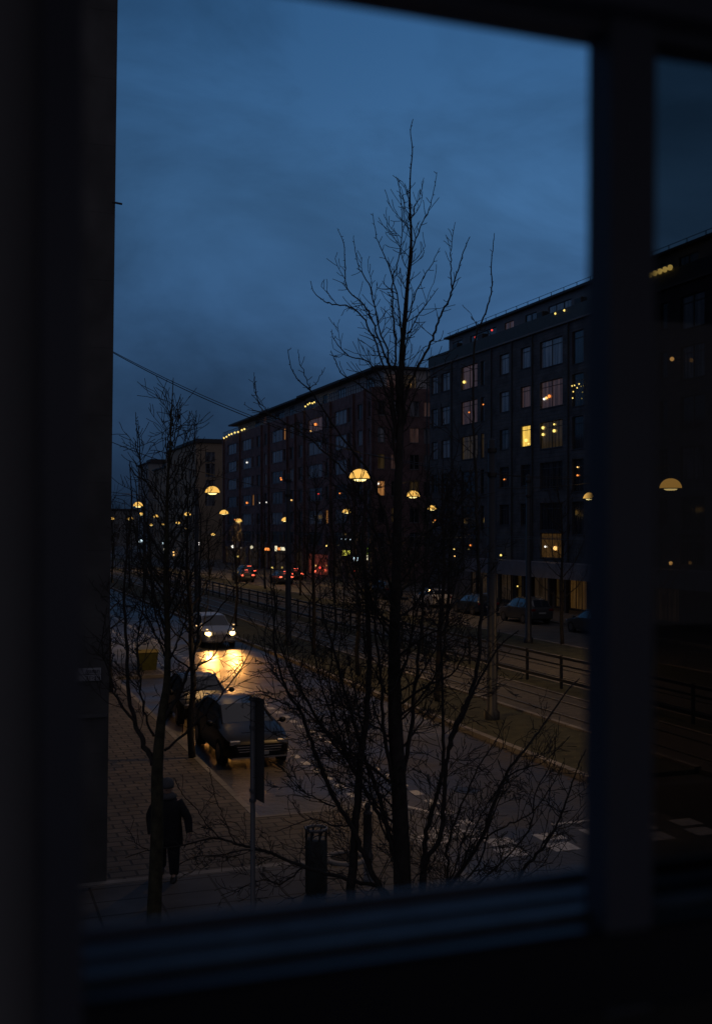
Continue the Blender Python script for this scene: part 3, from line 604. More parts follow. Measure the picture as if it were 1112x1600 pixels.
a3 = P(173, 761, 66); d = a3-l3; w3 = l3 + d*((l3.x-2.55)/(l3.x-a3.x))
wire([cat(w3, l3, .4), cat(l3, tops[2], .3)], 'thin span wire from the left wall to the third dome lamp', 0, .016)
wire([cat(t7, l5, .2), cat(l5, Vector((44, 76, 9.5)), .2), cat(t7, l6, .2), cat(l6, Vector((44, 92, 9.5)), .2)], 'span wires over the far road to the dark brick block', 0, .012)
ct = MB(); 
cw = thing('tram_overhead_line', 'overhead contact wires running along the tram tracks', 'wire', (19.6, 32, 6.2))
for x in (19.65, 24.35): MB().tube(cat(Vector((x, 15, 6.0)), Vector((x, 200, 6.0)), 0, 4), .009, 4).build('contact_wire', M_WIRE, cw)
# fence between the tracks
fe = thing('track_fence', 'long dark metal railing between the tram tracks', 'fence', (22, 25, .11))
FX0 = 22.0
for zc, r in ((1.24, .05), (.95, .035), (.36, .06)): MB().box(FX0-r, FX0+r, 20, 240, .11+zc-r, .11+zc+r).build('rail', M_DARK, fe)
yv = 21.4; k = 0
pmesh = None
while yv < 200 and k < 66:
    if pmesh is None:
        po = MB().bbox(FX0-.05, FX0+.05, -.05, .05, .11, 1.45, .01).build('post', M_DARK, fe); po.location.y = yv - 25 + 25; pmesh = po.data; po.location = (0, yv, 0); base = po
    else:
        c = base.copy(); col.objects.link(c); c.parent = fe; c.location = (0, yv, 0)
    yv += 2.75; k += 1
# ================================================================ TREES
def bez(pts, n):
    """Catmull-Rom through pts -> n points per segment"""
    out = []; p = [pts[0]] + list(pts) + [pts[-1]]
    for i in range(1, len(p)-2):
        for k in range(n):
            t = k/n; a, b, c, d = p[i-1], p[i], p[i+1], p[i+2]
            out.append(.5*((2*b)+(c-a)*t+(2*a-5*b+4*c-d)*t*t+(3*b-a-3*c+d)*t*t*t))
    out.append(pts[-1]); return out
def twig(mb, r_, p, d, ln, rad, lev, droop=0., up=.11, wig=.24, minr=.0026):
    n = 6 if lev else 4; st = ln/n; pts = [p]; rs = [rad]; d = d.normalized(); kids = []
    for i in range(n):
        d = (d + Vector((r_.gauss(0, wig*.5), r_.gauss(0, wig*.5), r_.gauss(0, wig*.5)+up-droop))).normalized()
        p = p + d*st; pts.append(p); rs.append(max(minr, rad*(1-.75*(i+1)/n)*(1.25 if r_.random() < .3 else 1)))
        if lev and r_.random() < .62: kids.append((p, d, i))
    mb.tube(pts, rs, 3, False)
    for p, d, i in kids:
        for q in range(1):
            s_ = Vector((r_.gauss(0, 1), r_.gauss(0, 1), r_.gauss(0, .7))); s_ -= d*s_.dot(d)
            if s_.length < .05: continue
            twig(mb, r_, p, d*.7+s_.normalized()*r_.uniform(.5, 1.0), ln*r_.uniform(.22, .7), rad*.6, lev-1, droop, up, wig, minr)
def limb_with_twigs(mb, tw, r_, pts, r0, r1, dens=.16, t0=.2, ln=(.25, .8), lev=1, up=.12, jit=.016, seg=6, droop=0., minr=.0026, trad=.5, clear=None):
    c = bez(pts, seg); L_ = len(c)
    for i in range(1, L_-1): q = jit*(1.15-i/L_); c[i] = c[i] + Vector((r_.gauss(0, q), r_.gauss(0, q), r_.gauss(0, q*.6)))
    rs = [r0+(r1-r0)*(i/(L_-1))**.8 for i in range(L_)]
    mb.tube(c, rs, 6 if r0 > .03 else 5)
    dist = [0]
    for i in range(1, L_): dist.append(dist[-1]+(c[i]-c[i-1]).length)
    tot = dist[-1]; s_ = tot*t0; k = 0
    while s_ < tot:
        while k < L_-2 and dist[k+1] < s_: k += 1
        f = (s_-dist[k])/max(1e-6, dist[k+1]-dist[k]); p = c[k].lerp(c[k+1], f); d = (c[k+1]-c[k]).normalized(); rr_ = rs[k]
        s = Vector((r_.gauss(0, 1), r_.gauss(0, 1), r_.gauss(0, 1))); s -= d*s.dot(d); s.normalize()
        fr = s_/tot
        l_ = r_.uniform(*ln)*(1.25-.7*fr)
        if r_.random() < .4: l_ = r_.uniform(.04, .12)
        if fr > .8: l_ = r_.uniform(.02, .06)
        if clear and clear(p): s_ += dens; continue
        twig(tw, r_, p, d*r_.uniform(.4, .9)+s*r_.uniform(.6, 1.1), l_, min(rr_*trad+.002, .008), lev if l_ > .3 else 0, droop, up, minr=minr)
        s_ += dens*r_.uniform(.5, 1.6)
def pixtree(name, label, base, trunk, trunk_r, limbs, D0, seed, barkm, dens, minr=.0028, extra=None):
    r_ = random.Random(seed)
    o = thing(name, label, 'tree', base)
    def clear(p):
        d = p.dot(F3); u = 556+p.dot(R3)/d*FPX; v = 825-(p.z-EYE)/d*FPX
        return any(abs(u-a) < w_ and abs(v-b) < h_ for a, b, w_, h_ in ((562,745,34,26), (332,768,16,14), (216,790,10,8), (345,1000,30,26)))
    tp = [P(u, v, D0+dd) for u, v, dd in trunk]; tp[0] = Vector(base)
    tm = MB(); c = bez(tp, 6); n = len(c)
    zt = [p.z for p in c]; 
    rs = []
    for i in range(n):
        t = i/(n-1); j = t*(len(trunk_r)-1); a = int(j); b = min(a+1, len(trunk_r)-1); rs.append(trunk_r[a]+(trunk_r[b]-trunk_r[a])*(j-a))
    tm.tube(c, rs, 10)
    tw = tm
    # twigs directly on the leader
    limb_with_twigs(MB(), tw, r_, tp[len(tp)//3:], .03, .004, dens*.8, .1, (.3, .9), 1, .16, 0, 6, minr=minr)
    for lp, r0, r1, ln, dn, tip in limbs:
        k = len(lp)-1
        sgn = r_.choice([-1, 1])*tip
        pts = [P(u, v, D0+sgn*(i/k)**1.3) for i, (u, v) in enumerate(lp)]
        lm = MB(); ltw = lm
        limb_with_twigs(lm, ltw, r_, pts, r0, r1, dn*dens/.16, .12, ln, 2 if ln[1] > .75 else 1, .09, .012, 6, minr=minr, droop=.03, clear=clear)
        lm.build('limb', M_BARK, o, True)
    tm.build('trunk', barkm, o, True)
    return o
# the tall tree in front of the window
b0 = G(630, 1478)
L_ = [  # pixel polyline, radius base/tip, twig length, twig spacing, depth swing
 ([(625,700),(634,620),(645,587),(672,536),(686,498),(700,471),(708,444),(718,413),(727,385),(734,370)], .028, .005, (.15,.5), .13, 1.0),
 ([(706,448),(704,413),(705,379),(711,347)], .012, .004, (.1,.3), .16, .3),
 ([(700,1170),(722,1113),(736,1080),(748,1028),(752,950),(748,870),(745,780),(740,680),(739,600),(742,530),(760,483),(768,450),(767,416),(770,382),(772,364)], .042, .0045, (.2,.8), .17, .8),
 ([(624,620),(619,560),(614,500),(613,440),(624,400),(628,340),(622,278)], .02, .004, (.15,.45), .13, .6),
 ([(623,720),(620,620),(618,587),(600,553),(582,502),(570,478),(542,450),(539,413),(537,382),(527,357)], .024, .0045, (.2,.6), .13, 1.1),
 ([(621,760),(612,620),(596,560),(570,500),(548,480),(522,476),(505,469),(491,457),(485,439)], .02, .0045, (.2,.6), .15, 1.4),
 ([(622,690),(606,560),(592,510),(578,450),(562,420),(555,395),(552,370)], .018, .004, (.15,.5), .13, .8),
 ([(628,560),(622,470),(606,413),(589,372),(582,333)], .015, .004, (.15,.4), .13, .6),
 ([(633,480),(645,390),(659,351),(674,314),(682,269)], .015, .004, (.12,.4), .13, .7),
 ([(640,345),(650,318),(659,293),(662,278)], .009, .004, (.08,.2), .13, .2),
 ([(640,345),(632,320),(625,300),(620,278)], .009, .004, (.08,.2), .13, .2),
 ([(632,520),(645,467),(662,433),(676,409),(687,387)], .013, .004, (.12,.35), .13, .5),
 ([(628,580),(636,530),(652,495),(672,467),(684,450)], .014, .004, (.15,.4), .13, .6),
 ([(622,700),(604,610),(577,567),(545,556),(522,530),(518,515)], .018, .0045, (.2,.6), .14, 1.0),
 ([(622,730),(600,640),(560,600),(535,585),(522,560),(517,548)], .016, .0045, (.2,.6), .15, .9),
 ([(624,680),(650,610),(670,590),(700,570),(715,555)], .015, .004, (.2,.5), .14, .8),
 ([(620,900),(600,800),(585,760),(568,727),(534,682),(505,640),(487,612),(470,598),(455,575),(450,546)], .026, .0045, (.2,.8), .17, 1.5),
 ([(487,612),(478,590),(468,565),(466,546)], .009, .004, (.1,.2), .2, .2),
 ([(480,608),(492,600),(502,585),(508,574)], .008, .004, (.1,.2), .2, .2),
 ([(618,960),(595,860),(572,790),(540,740),(500,700),(460,668),(425,650),(408,638),(400,612),(398,588)], .024, .0045, (.2,.8), .17, 1.8),
 ([(430,652),(415,645),(400,642),(381,632)], .008, .004, (.1,.3), .2, .2),
 ([(626,1440),(598,1397),(571,1341),(549,1291),(517,1237),(490,1170),(470,1112),(451,1085),(438,1050),(428,1000),(430,940),(424,900)], .055, .007, (.3,1.1), .13, 1.2),
 ([(470,1112),(440,1098),(410,1085),(380,1090),(352,1108)], .016, .005, (.2,.6), .15, .8),
 ([(548,1440),(549,1390),(555,1300),(562,1200),(573,1100),(577,1010),(572,920),(566,840),(574,760)], .085, .012, (.3,1.0), .17, .7),
 ([(626,1440),(603,1397),(584,1384),(541,1373),(474,1354),(420,1331),(371,1319),(344,1310),(322,1311),(281,1322),(234,1328),(196,1340)], .042, .007, (.3,.9), .09, 1.0),
 ([(400,1326),(370,1330),(340,1336),(300,1340),(272,1356)], .014, .005, (.2,.8), .10, .5),
 ([(474,1354),(440,1380),(410,1375),(370,1390),(345,1400)], .016, .005, (.2,.8), .11, .5),
 ([(344,1310),(325,1290),(305,1262),(285,1240),(272,1215)], .012, .005, (.15,.5), .13, .4),
 ([(371,1319),(350,1280),(335,1240),(328,1200)], .010, .005, (.15,.5), .13, .4),
 ([(621,1380),(614,1328),(592,1245),(567,1175),(545,1100),(525,1030),(505,960),(498,900)], .05, .008, (.3,1.0), .14, 1.2),
 ([(620,1260),(600,1150),(596,1060),(585,980),(590,900),(580,830)], .035, .008, (.3,.9), .15, 1.0),
 ([(624,1230),(640,1150),(650,1060),(658,980),(662,900),(668,820),(675,760)], .04, .008, (.3,.9), .15, 1.0),
 ([(650,1450),(659,1378),(664,1345),(686,1312),(694,1245),(700,1171),(725,1113),(750,1060),(780,1010),(810,985)], .06, .008, (.3,1.1), .14, 1.0),
 ([(655,1440),(662,1345),(668,1290),(690,1210),(692,1130),(690,1050),(688,960),(684,880)], .05, .01, (.3,1.0), .15, 1.0),
 ([(640,1480),(680,1410),(708,1378),(750,1312),(787,1216),(820,1171),(850,1130),(885,1080),(905,1060)], .045, .008, (.3,1.1), .12, 1.5),
 ([(700,1450),(700,1382),(701,1312),(722,1258),(746,1200),(774,1158),(790,1120)], .026, .007, (.3,1.0), .13, 1.0),
 ([(740,1500),(811,1370),(834,1340),(857,1312),(880,1262),(900,1205),(915,1170)], .035, .007, (.3,1.0), .09, 1.0),
 ([(834,1340),(860,1300),(890,1290),(915,1260)], .014, .006, (.2,.7), .1, .5),
 ([(750,1312),(790,1290),(830,1270),(860,1230),(880,1190)], .016, .006, (.2,.8), .11, .6),
 ([(787,1216),(820,1200),(850,1190),(890,1150)], .014, .006, (.2,.7), .12, .6),
 ([(549,1291),(520,1290),(490,1280),(455,1290),(430,1300)], .014, .005, (.2,.8), .12, .5),
 ([(530,1262),(500,1250),(465,1230),(440,1200),(420,1190)], .014, .005, (.2,.8), .12, .5),
]
r3 = random.Random(77)
for k in range(24):
    v0 = 1180 - k*14 + r3.uniform(-8, 8); s_ = r3.choice([-1, 1]); x0 = 618
    e = r3.uniform(35, 120)*(1 if k < 22 else .75); top = v0-r3.uniform(90, 230)
    L_.append(([(x0, v0), (x0+s_*e*.4, v0-30), (x0+s_*e*.8, v0-(v0-top)*.5), (x0+s_*e+r3.uniform(-8, 8), top+20), (x0+s_*e*1.1+r3.uniform(-12, 12), top)], r3.uniform(.014, .026), .005, (.2,.9), .15, 1.3))
for k in range(8):   # thin upright shoots in the left part of the crown
    x0 = r3.uniform(430, 590); v0 = 1290-(620-x0)*.9; h_ = r3.uniform(180, 420)
    L_.append(([(622, v0+110), (x0+(622-x0)*.4, v0+20), (x0, v0-h_*.35), (x0-r3.uniform(-10, 25), v0-h_*.7), (x0-r3.uniform(-15, 30), v0-h_)], r3.uniform(.013, .022), .005, (.2,.9), .17, 1.4))
for k in range(5):   # extra shoots rising from the low limbs
    x0 = r3.uniform(450, 860); v0 = 1420-abs(x0-640)*.55; s_ = 1 if x0 > 630 else -1; h_ = r3.uniform(120, 260)
    L_.append(([(628+(x0-628)*.25, 1440), (x0-s_*20, v0), (x0, v0-h_*.4), (x0+s_*r3.uniform(5, 40), v0-h_*.75), (x0+s_*r3.uniform(0, 60), v0-h_)], r3.uniform(.014, .024), .005, (.25,.9), .14, 1.3))
tall = pixtree('bare_tree', 'tallest bare tree, multi-stemmed, right in front of the window', b0,
   [(630,1478,0),(629,1400,0),(624,1250,0),(617,1120,0),(616,1000,0),(619,900,0),(622,750,0),(626,650,0),(627,560,.1),(633,490,.1),(636,450,.1),(641,395,.1),(642,365,.1),(640,314,.1),(641,270,.1),(644,235,.1),(641,205,.1),(645,186,.1)],
   [.16,.14,.12,.11,.09,.075,.062,.05,.042,.035,.028,.023,.019,.014,.01,.008,.006,.005], L_, 16.95, 11, M_BARK, .122, minr=.005)
# the forked tree on the near pavement
b1 = G(239, 1475)
r2 = random.Random(5); L2 = [
 ([(240,1195),(228,1166),(211,1129),(201,1071),(198,1002),(194,934),(199,860),(206,790),(203,720)], .05, .006, (.25,.8), .13, .5),
 ([(211,1129),(184,1091),(172,1054),(160,1010),(168,950)], .026, .006, (.25,.8), .12, .5),
 ([(257,1125),(283,1078),(303,1026),(310,968),(312,900),(314,830),(308,760)], .035, .006, (.25,.8), .14, .8),
 ([(257,1172),(297,1139),(330,1105),(360,1068),(385,1030),(398,990)], .022, .006, (.2,.7), .15, .8),
 ([(240,1150),(228,1119),(219,1071),(216,1000),(226,930),(232,860)], .022, .006, (.2,.8), .14, .5),
 ([(262,1100),(290,1085),(320,1075),(351,1064),(378,1035)], .016, .006, (.2,.7), .14, .8),
 ([(236,1330),(215,1320),(205,1300),(196,1290)], .008, .005, (.1,.3), .12, .2),
]
for k in range(26):
    k = k*.8; v0 = 1040 - k*17; s_ = r2.choice([-1, 1]); sp = (30+k*1.6) if k < 13 else (46-(k-13)*5)
    top = max(v0 - r2.uniform(110, 170), 625+(k % 3)*8 if k > 12 else 0); x0 = 262 if v0 < 1000 else 260
    e = sp*r2.uniform(.7, 1.35); L2.append(([(x0, v0), (x0+s_*e*.45, v0-35), (x0+s_*e*.85, v0-75), (x0+s_*e*.95, top+25), (x0+s_*e*1.05+r2.uniform(-4, 4), top)], .018 if k < 12 else .011, .0045, (.15,.6), .12, .9))
pixtree('bare_tree', 'forked bare tree with mossy trunk on the near pavement, at the left', b1,
   [(239,1475,0),(242,1400,0),(246,1290,0),(246,1200,0),(253,1120,0),(261,1064,0),(262,985,0),(259,900,0),(260,850,0),(262,760,0),(266,700,0),(268,650,0),(271,590,0)],
   [.125,.11,.10,.09,.07,.055,.045,.038,.03,.022,.015,.01,.005], L2, 17.1, 21, M_BARKG, .115, minr=.005)
def gentree(seed, H, spread, r0, nl, dens, minr=.006, first=.28, up=.16):
    """prototype at the origin: leader, ascending limbs, twigs"""
    r_ = random.Random(seed); o = thing('bare_tree', 'x', 'tree', (0, 0, 0)); tp = []; x = y = 0
    for i in range(9): x += r_.gauss(0, .06); y += r_.gauss(0, .06); tp.append(Vector((x, y, H*i/8)))
    tp[0] = Vector((0, 0, 0)); c = bez(tp, 3); n = len(c)
    tk = MB().tube(c, [max(.008, r0*(1-i/(n-1))**.85) for i in range(n)], 8)
    lm = MB(); tw = lm
    for k in range(nl):
        t = first+(0.93-first)*k/nl; i = min(n-2, int(t*(n-1))); p = c[i]; a = k*2.4+r_.uniform(-.4, .4); s = spread*(1-(t-first)*1.05)*r_.uniform(.7, 1.15); rise = s*r_.uniform(1.1, 1.8)
        dv = Vector((math.cos(a), math.sin(a), 0))
        pts = [p, p+dv*s*.45+Vector((0,0,rise*.25)), p+dv*s*.8+Vector((0,0,rise*.6)), p+dv*s+Vector((0,0,rise))]
        limb_with_twigs(lm, tw, r_, pts, max(.012, r0*.38*(1-t*.6)), .005, dens, .15, (.3, 1.0), 1, up, .03, 4, minr=minr)
    limb_with_twigs(MB(), tk, r_, tp[4:], .02, .005, dens, 0, (.3, .8), 1, up, 0, 3, minr=minr)
    tk.build('trunk', M_BARK, o, True); lm.build('crown', M_BARK, o, True)
    return o
protos = [gentree(31, 9.6, 2.1, .11, 22, .2, .005, .26), gentree(32, 8.6, 1.8, .10, 20, .2, .006, .3), gentree(33, 10.5, 2.4, .13, 24, .24, .008, .25), gentree(34, 9.0, 2.2, .12, 22, .24, .009, .2)]
spots = [(5.95, 30.0, 1, 'slender bare tree at the kerb beside the near dark car', 1.0),
 (5.4, 43.0, 0, 'bare tree on the near pavement before the yellow-green bin', .9),
 (16.3, 36.9, 0, 'slim bare tree in the verge, nearest to the right of the tall tree', 1.0), (16.0, 44.6, 1, 'bare verge tree behind the leaning stem of the tall tree', 1.0),
 (16.5, 52.5, 2, 'bare verge tree just right of the second tram pole', .9), (16.6, 69.6, 1, 'bare verge tree right behind the oncoming car', .95),
 (16.4, 92, 3, 'bare verge tree in front of the beige block', .9), (16.4, 101, 2, 'bare verge tree between third and fourth tram pole', .9), (16.4, 116, 3, 'bare verge tree beyond the fourth tram pole', .9), (16.4, 130, 2, 'small far verge tree in the left crown', .9), (16.4, 146, 3, 'faint far verge tree near the left wall', .9),
 (30.6, 52.6, 0, 'bare tree in the far verge before the lit entrance', 1.0), (30.2, 44, 1, 'bare tree in the far verge behind the window post', 1.0), (29.6, 65.5, 2, 'bare tree in the far verge before the parked dark cars', .9), (30.4, 77, 3, 'bare tree in the far verge left of the canopy', .9),
 (29.5, 88, 2, 'bare tree in the far verge before the white car', .95), (29.8, 99, 3, 'bare tree in the far verge facing the gap between blocks', .95), (29.6, 111, 2, 'bare far verge tree by the yellow shop sign', .9), (29.6, 124, 3, 'bare far verge tree before the red lit shop', .9),
 (29.6, 138, 2, 'bare far verge tree at the waiting red-lit car', .9), (29.6, 152, 3, 'bare far verge tree before the white shop signs', .9), (29.6, 168, 2, 'bare far verge tree at the brown block end', .9), (29.6, 186, 3, 'bare far verge tree before the beige block', 1.0), (29.6, 206, 2, 'bare far verge tree before the lower block', 1.0), (29.6, 230, 3, 'bare far verge tree before the pale block', 1.0),
 (40.5, 62, 1, 'bare tree on the far pavement before the canopy', .8), (40.6, 108, 3, 'bare tree on the far pavement at the cross street', .9), (40.4, 132, 2, 'bare tree on the far pavement before the brown block', .9), (40.4, 156, 3, 'bare tree on the far pavement, second before the brown block', .9), (40.4, 200, 2, 'bare tree on the far pavement before the beige block', 1.0),
 (24, 262, 3, 'far tree ending the tram track view, left', 1.2), (34, 268, 2, 'far tree ending the tram track view, right', 1.2), (42, 300, 3, 'far tree at the foot of the pale block', 1.2), (52, 340, 2, 'far tree left of the pale block', 1.25), (46, 330, 3, 'far skyline tree at the wall edge', 1.2), (57, 372, 3, 'far skyline tree beyond the pale block', 1.3)]
used = set(); r_ = random.Random(99)
for x, yv, k, lb_, s_ in spots:
    if k in used: t = copy_tree(protos[k])
    else: t = protos[k]; used.add(k)
    t.location = (x, yv, .1); t.rotation_euler.z = r_.uniform(0, 6.28); t.scale = (s_, s_, s_*r_.uniform(.92, 1.06)); tag(t, lb_, 'tree', 'bare street trees in rows')
# far low skyline behind the end of the street
sk = thing('far_skyline_building', 'low dark building closing the street at the left wall edge', 'building', (60, 420, 0))
MB().box(40, 78, 420, 440, 0, 13).build('wall', M_PALE, sk); MB().box(39, 79, 419, 441, 13, 13.6).box(48, 52, 425, 430, 13.6, 15.5).build('roof', M_ROOF, sk)
ws_ = MB()
for i in range(9):
    for j in range(3): ws_.box(42+i*4, 43.8+i*4, 419.94, 419.99, 3+j*3.2, 4.6+j*3.2)
ws_.build('windows', G_DARK, sk)
# ================================================================ VEHICLES
def lerp_st(st, y):
    for i in range(len(st)-1):
        if st[i][0] <= y <= st[i+1][0]:
            t = (y-st[i][0])/(st[i+1][0]-st[i][0]); return [a+(b-a)*t for a, b in zip(st[i], st[i+1])]
    return list(st[-1])
CARS = {}
def car(kind, paint, label, x, y, heading=0, lights=None, group='cars on the street'):
    """front of the car at local -Y; lights: 'front', 'rear' or None"""
    Wd, Ln = 1.84, 4.7; cx_, cy_ = x, y
    o = thing('car', label, 'car', (0, 0, 0), group)
    if kind == 'wagon':   # y, half width f, z bottom, belt, top, roof half f
        st = [(0,.72,.36,.60,.64,.55),(.06,.84,.26,.66,.70,.62),(.25,.95,.22,.74,.79,.70),(.7,1,.2,.84,.91,.76),(1.15,1,.2,.92,.99,.78),(1.3,1,.2,.94,1.02,.78),(2.05,.985,.2,.97,1.42,.66),(2.6,.985,.2,.98,1.48,.66),(3.4,.985,.2,1.0,1.47,.66),(4.1,.97,.2,1.02,1.41,.64),(4.5,.94,.24,1.02,1.1,.72),(4.64,.88,.3,.9,.96,.66),(4.7,.78,.4,.7,.76,.6)]
        ws, we, rs_, re = 1.3, 2.05, 4.1, 4.5
    elif kind == 'suv':
        st = [(0,.76,.40,.72,.78,.62),(.06,.86,.3,.80,.86,.68),(.25,.95,.26,.88,.96,.74),(.7,1,.24,.96,1.04,.78),(1.05,1,.24,1.0,1.09,.79),(1.15,1,.24,1.02,1.12,.79),(1.85,.985,.24,1.05,1.62,.68),(2.5,.985,.24,1.06,1.70,.68),(3.4,.985,.24,1.07,1.69,.68),(4.25,.97,.26,1.08,1.6,.66),(4.55,.94,.3,1.06,1.14,.74),(4.66,.9,.34,.95,1.0,.7),(4.7,.8,.42,.8,.84,.65)]
        ws, we, rs_, re = 1.15, 1.85, 4.25, 4.55
    h = Wd/2; ys = sorted({0,.03,.06,.12,.25,.45,.7,.95,ws,(ws+we)/2,we,2.3,2.6,3.0,3.4,3.8,rs_,(rs_+re)/2,re,4.6,4.64,4.68,4.7})
    def sect(y):
        _, wf_, zb, be, tp, rf_ = lerp_st(st, y); w_ = wf_*h
        e = .965*w_
        pts = [(0, zb), (w_*.82, zb), (w_*.97, zb+.06), (w_, zb+.2), (w_, (zb+be)/2+.1), (w_*.99, be-.1), (e, be), (e+(rf_*h-e)*.5, be+(tp-be)*.55 if tp-be > .2 else be+(tp-be)*.5), (rf_*h, tp-.05 if tp-be > .2 else tp-.015), (rf_*h*.75, tp-.012), (0, tp)]
        return pts
    body, scr, rearw, side = MB(), MB(), MB(), [MB(), MB()]
    for a, b in zip(ys[:-1], ys[1:]):
        A, B = sect(a), sect(b); m = (a+b)/2
        for i in range(len(A)-1):
            for s in (1, -1):
                q = [(s*A[i][0], a, A[i][1]), (s*B[i][0], b, B[i][1]), (s*B[i+1][0], b, B[i+1][1]), (s*A[i+1][0], a, A[i+1][1])]
                if s == -1: q = q[::-1]
                tgt = body
                if ws < m < we and i >= 8: tgt = scr
                elif rs_ < m < re and i >= 8: tgt = rearw
                elif ws+.25 < m < re-.1 and i in (6, 7): tgt = side[(s+1)//2]
                tgt.quad(*q)
    for y in (0, 4.7):
        A = sect(y); n = len(A); vs = [(x_, y, z_) for x_, z_ in A] + [(-x_, y, z_) for x_, z_ in A[-2:0:-1]]; f = tuple(range(len(vs))); body.add(vs, [f if y else f[::-1]])
    # pillars
    for s in (1, -1):
        for ya, yb in ((ws, we), (re, rs_)):
            A, B = sect(ya), sect(yb); body.tube([(s*A[8][0], ya, A[8][1]), (s*B[8][0], yb, B[8][1])], .028, 5)
        for yb in (2.75, 3.75):
            A = sect(yb); body.tube([(s*(A[6][0]+.004), yb, A[6][1]), (s*(A[7][0]+.006), yb, A[7][1]), (s*A[8][0], yb, A[8][1])], .03, 4)
    bo_ = body.build('body', paint, o, True); import bmesh
    bm = bmesh.new(); bm.from_mesh(bo_.data); bmesh.ops.remove_doubles(bm, verts=bm.verts, dist=.0015)
    for e in bm.edges:
        if len(e.link_faces) == 2 and e.calc_face_angle(0) > R(42): e.smooth = False
    bm.to_mesh(bo_.data); bm.free()
    scr.build('windscreen', M_CARGL, o); rearw.build('rear_window', M_CARGL, o)
    for q in side: q.build('side_window', M_CARGL, o)
    Z = 0 if kind == 'wagon' else .1
    M_TY = mat('tyre', (.015, .015, .015), .8); M_RIM = mat('rim', (.18, .18, .19), .35, metal=.8); M_CH = mat('chrome', (.45, .45, .47), .22, metal=.9)
    for yw in (.88, 3.72):
        for s in (1, -1):
            xo = s*(h-.01)
            def wheel(m, r, xa, xb, n=22):
                vs = [(xx, yw+r*math.cos(2*math.pi*k/n), .33+r*math.sin(2*math.pi*k/n)) for xx in (xa, xb) for k in range(n)]
                m.add(vs, [(k, (k+1) % n, n+(k+1) % n, n+k) for k in range(n)] + [tuple(range(n-1, -1, -1)), tuple(range(n, 2*n))]); return m
            wheel(MB(), .40, xo-s*.05, xo+s*.004).build('wheel_arch', M_DARK, o)
            w_ = wheel(MB(), .33, xo-s*.2, xo+s*.02).build('wheel', M_TY, o)
            wheel(MB(), .22, xo+s*.0, xo+s*.026).build('rim', M_RIM, w_)
    on = lights == 'front'
    for s in (1, -1):
        zc = .66+Z*1.2
        MB().bbox(min(s*.5, s*.80), max(s*.5, s*.80), .03, .16, zc-.06, zc+.07, .02).build('headlight', E_HEAD if on else M_CH, o)
        if on:
            MB().sph((s*.62, .05, zc-.02), .135, 10, 7, .8).build('headlight_beam_bulb', E_HEAD, o); MB().sph((s*.70, .1, zc+.22), .06, 8, 5, .5).build('indicator', E_DRL, o)
        MB().sph((s*(h+.12), 1.42, 1.0+Z*1.2), .11, 8, 6, .75).tube([(s*(h-.05), 1.42, .96+Z), (s*(h+.1), 1.42, 1.0+Z)], .02, 4).build('mirror', E_DRL if False else paint, o, True)
        if on: MB().sph((s*(h+.10), 1.30, 1.02+Z), .055, 8, 5, .5).build('mirror_indicator', E_DRL, o)
        MB().bbox(min(s*.5, s*.83), max(s*.5, s*.83), 4.56, 4.69, .78+Z, .93+Z, .02).build('tail_light', E_TAIL if lights == 'rear' else mat('tail_lens', (.2, .01, .01), .2), o)
        MB().tube([(s*h*.66, 2.1, st[6][4]+.04), (s*h*.67, 3.0, st[7][4]+.045), (s*h*.66, 4.0, st[9][4]+.04)], .018, 5).build('roof_rail', M_CH if kind == 'wagon' else M_DARK, o)
    if lights == 'rear': MB().box(-.25, .25, 4.26, 4.3, 1.45+Z, 1.49+Z).build('brake_light', E_TAIL, o)
    g = MB()
    for k in range(3): g.box(-.62+.03*k, .62-.03*k, -.025, .05, .56+Z*1.3-k*.065, .585+Z*1.3-k*.065)
    g.build('grille', M_CH, o)
    MB().bbox(-.26, .26, -.03, .03, .34+Z, .45+Z, .005).build('licence_plate', mat('plate_white', (.4, .4, .38), .5), o)
    MB().bbox(-.26, .26, 4.69, 4.72, .6+Z, .71+Z, .005).build('licence_plate', mat('plate_white', (.4, .4, .38), .5), o)
    MB().box(-.75, .75, -.015, .04, .26+Z, .30+Z).build('bumper_strip', M_CH, o)
    o.location = (cx_, cy_, 0); o.rotation_euler.z = R(heading)
    return o
M_BLK = mat('car_paint_black', (.008, .008, .01), .32, spec=.25); M_WHT = mat('car_paint_white', (.62, .62, .64), .3); M_DBL = mat('car_paint_dark_blue', (.02, .03, .055), .25); M_GRY = mat('car_paint_grey', (.06, .062, .065), .3); M_SLV = mat('car_paint_silver', (.3, .31, .33), .3, metal=.3)
car('wagon', M_BLK, 'black estate car parked at the near kerb, closest to the window', 7.5, 28.7)
c2 = car('wagon', M_BLK, 'dark parked car tucked behind the black estate car', 7.5, 35.2); c2.scale = (.97, .72, 1)
wc = car('suv', M_WHT, 'white car driving towards us with bright headlights', 13.0, 57.9, 0, 'front')
car('suv', M_GRY, 'dark off-road car parked on the far side under the canopy, nearest with red lamp', 36.2, 69.5, 180, None)
car('wagon', M_WHT, 'white estate car parked on the far side left of the canopy', 36.2, 85.5, 180)
car('wagon', M_DBL, 'dark blue car parked between the white estate and the off-road car', 36.2, 77.3, 180)
car('suv', M_DBL, 'dark blue van-like car parked left of the white estate', 36.2, 96, 180)
car('wagon', M_GRY, 'grey car parked at the edge of the window post', 36.2, 60.5, 180)
car('wagon', M_GRY, 'car with lit tail lights driving away, farthest left', 31.6, 131, 180, 'rear')
car('suv', M_GRY, 'car with lit tail lights following in the far lane', 34.4, 141, 180, 'rear')
car('wagon', M_DBL, 'dark blue car with lit tail lights by the second tram pole', 34.6, 125, 180, 'rear')
car('wagon', M_GRY, 'car with lit tail lights before the red lit shop', 38.2, 133, 180, 'rear')
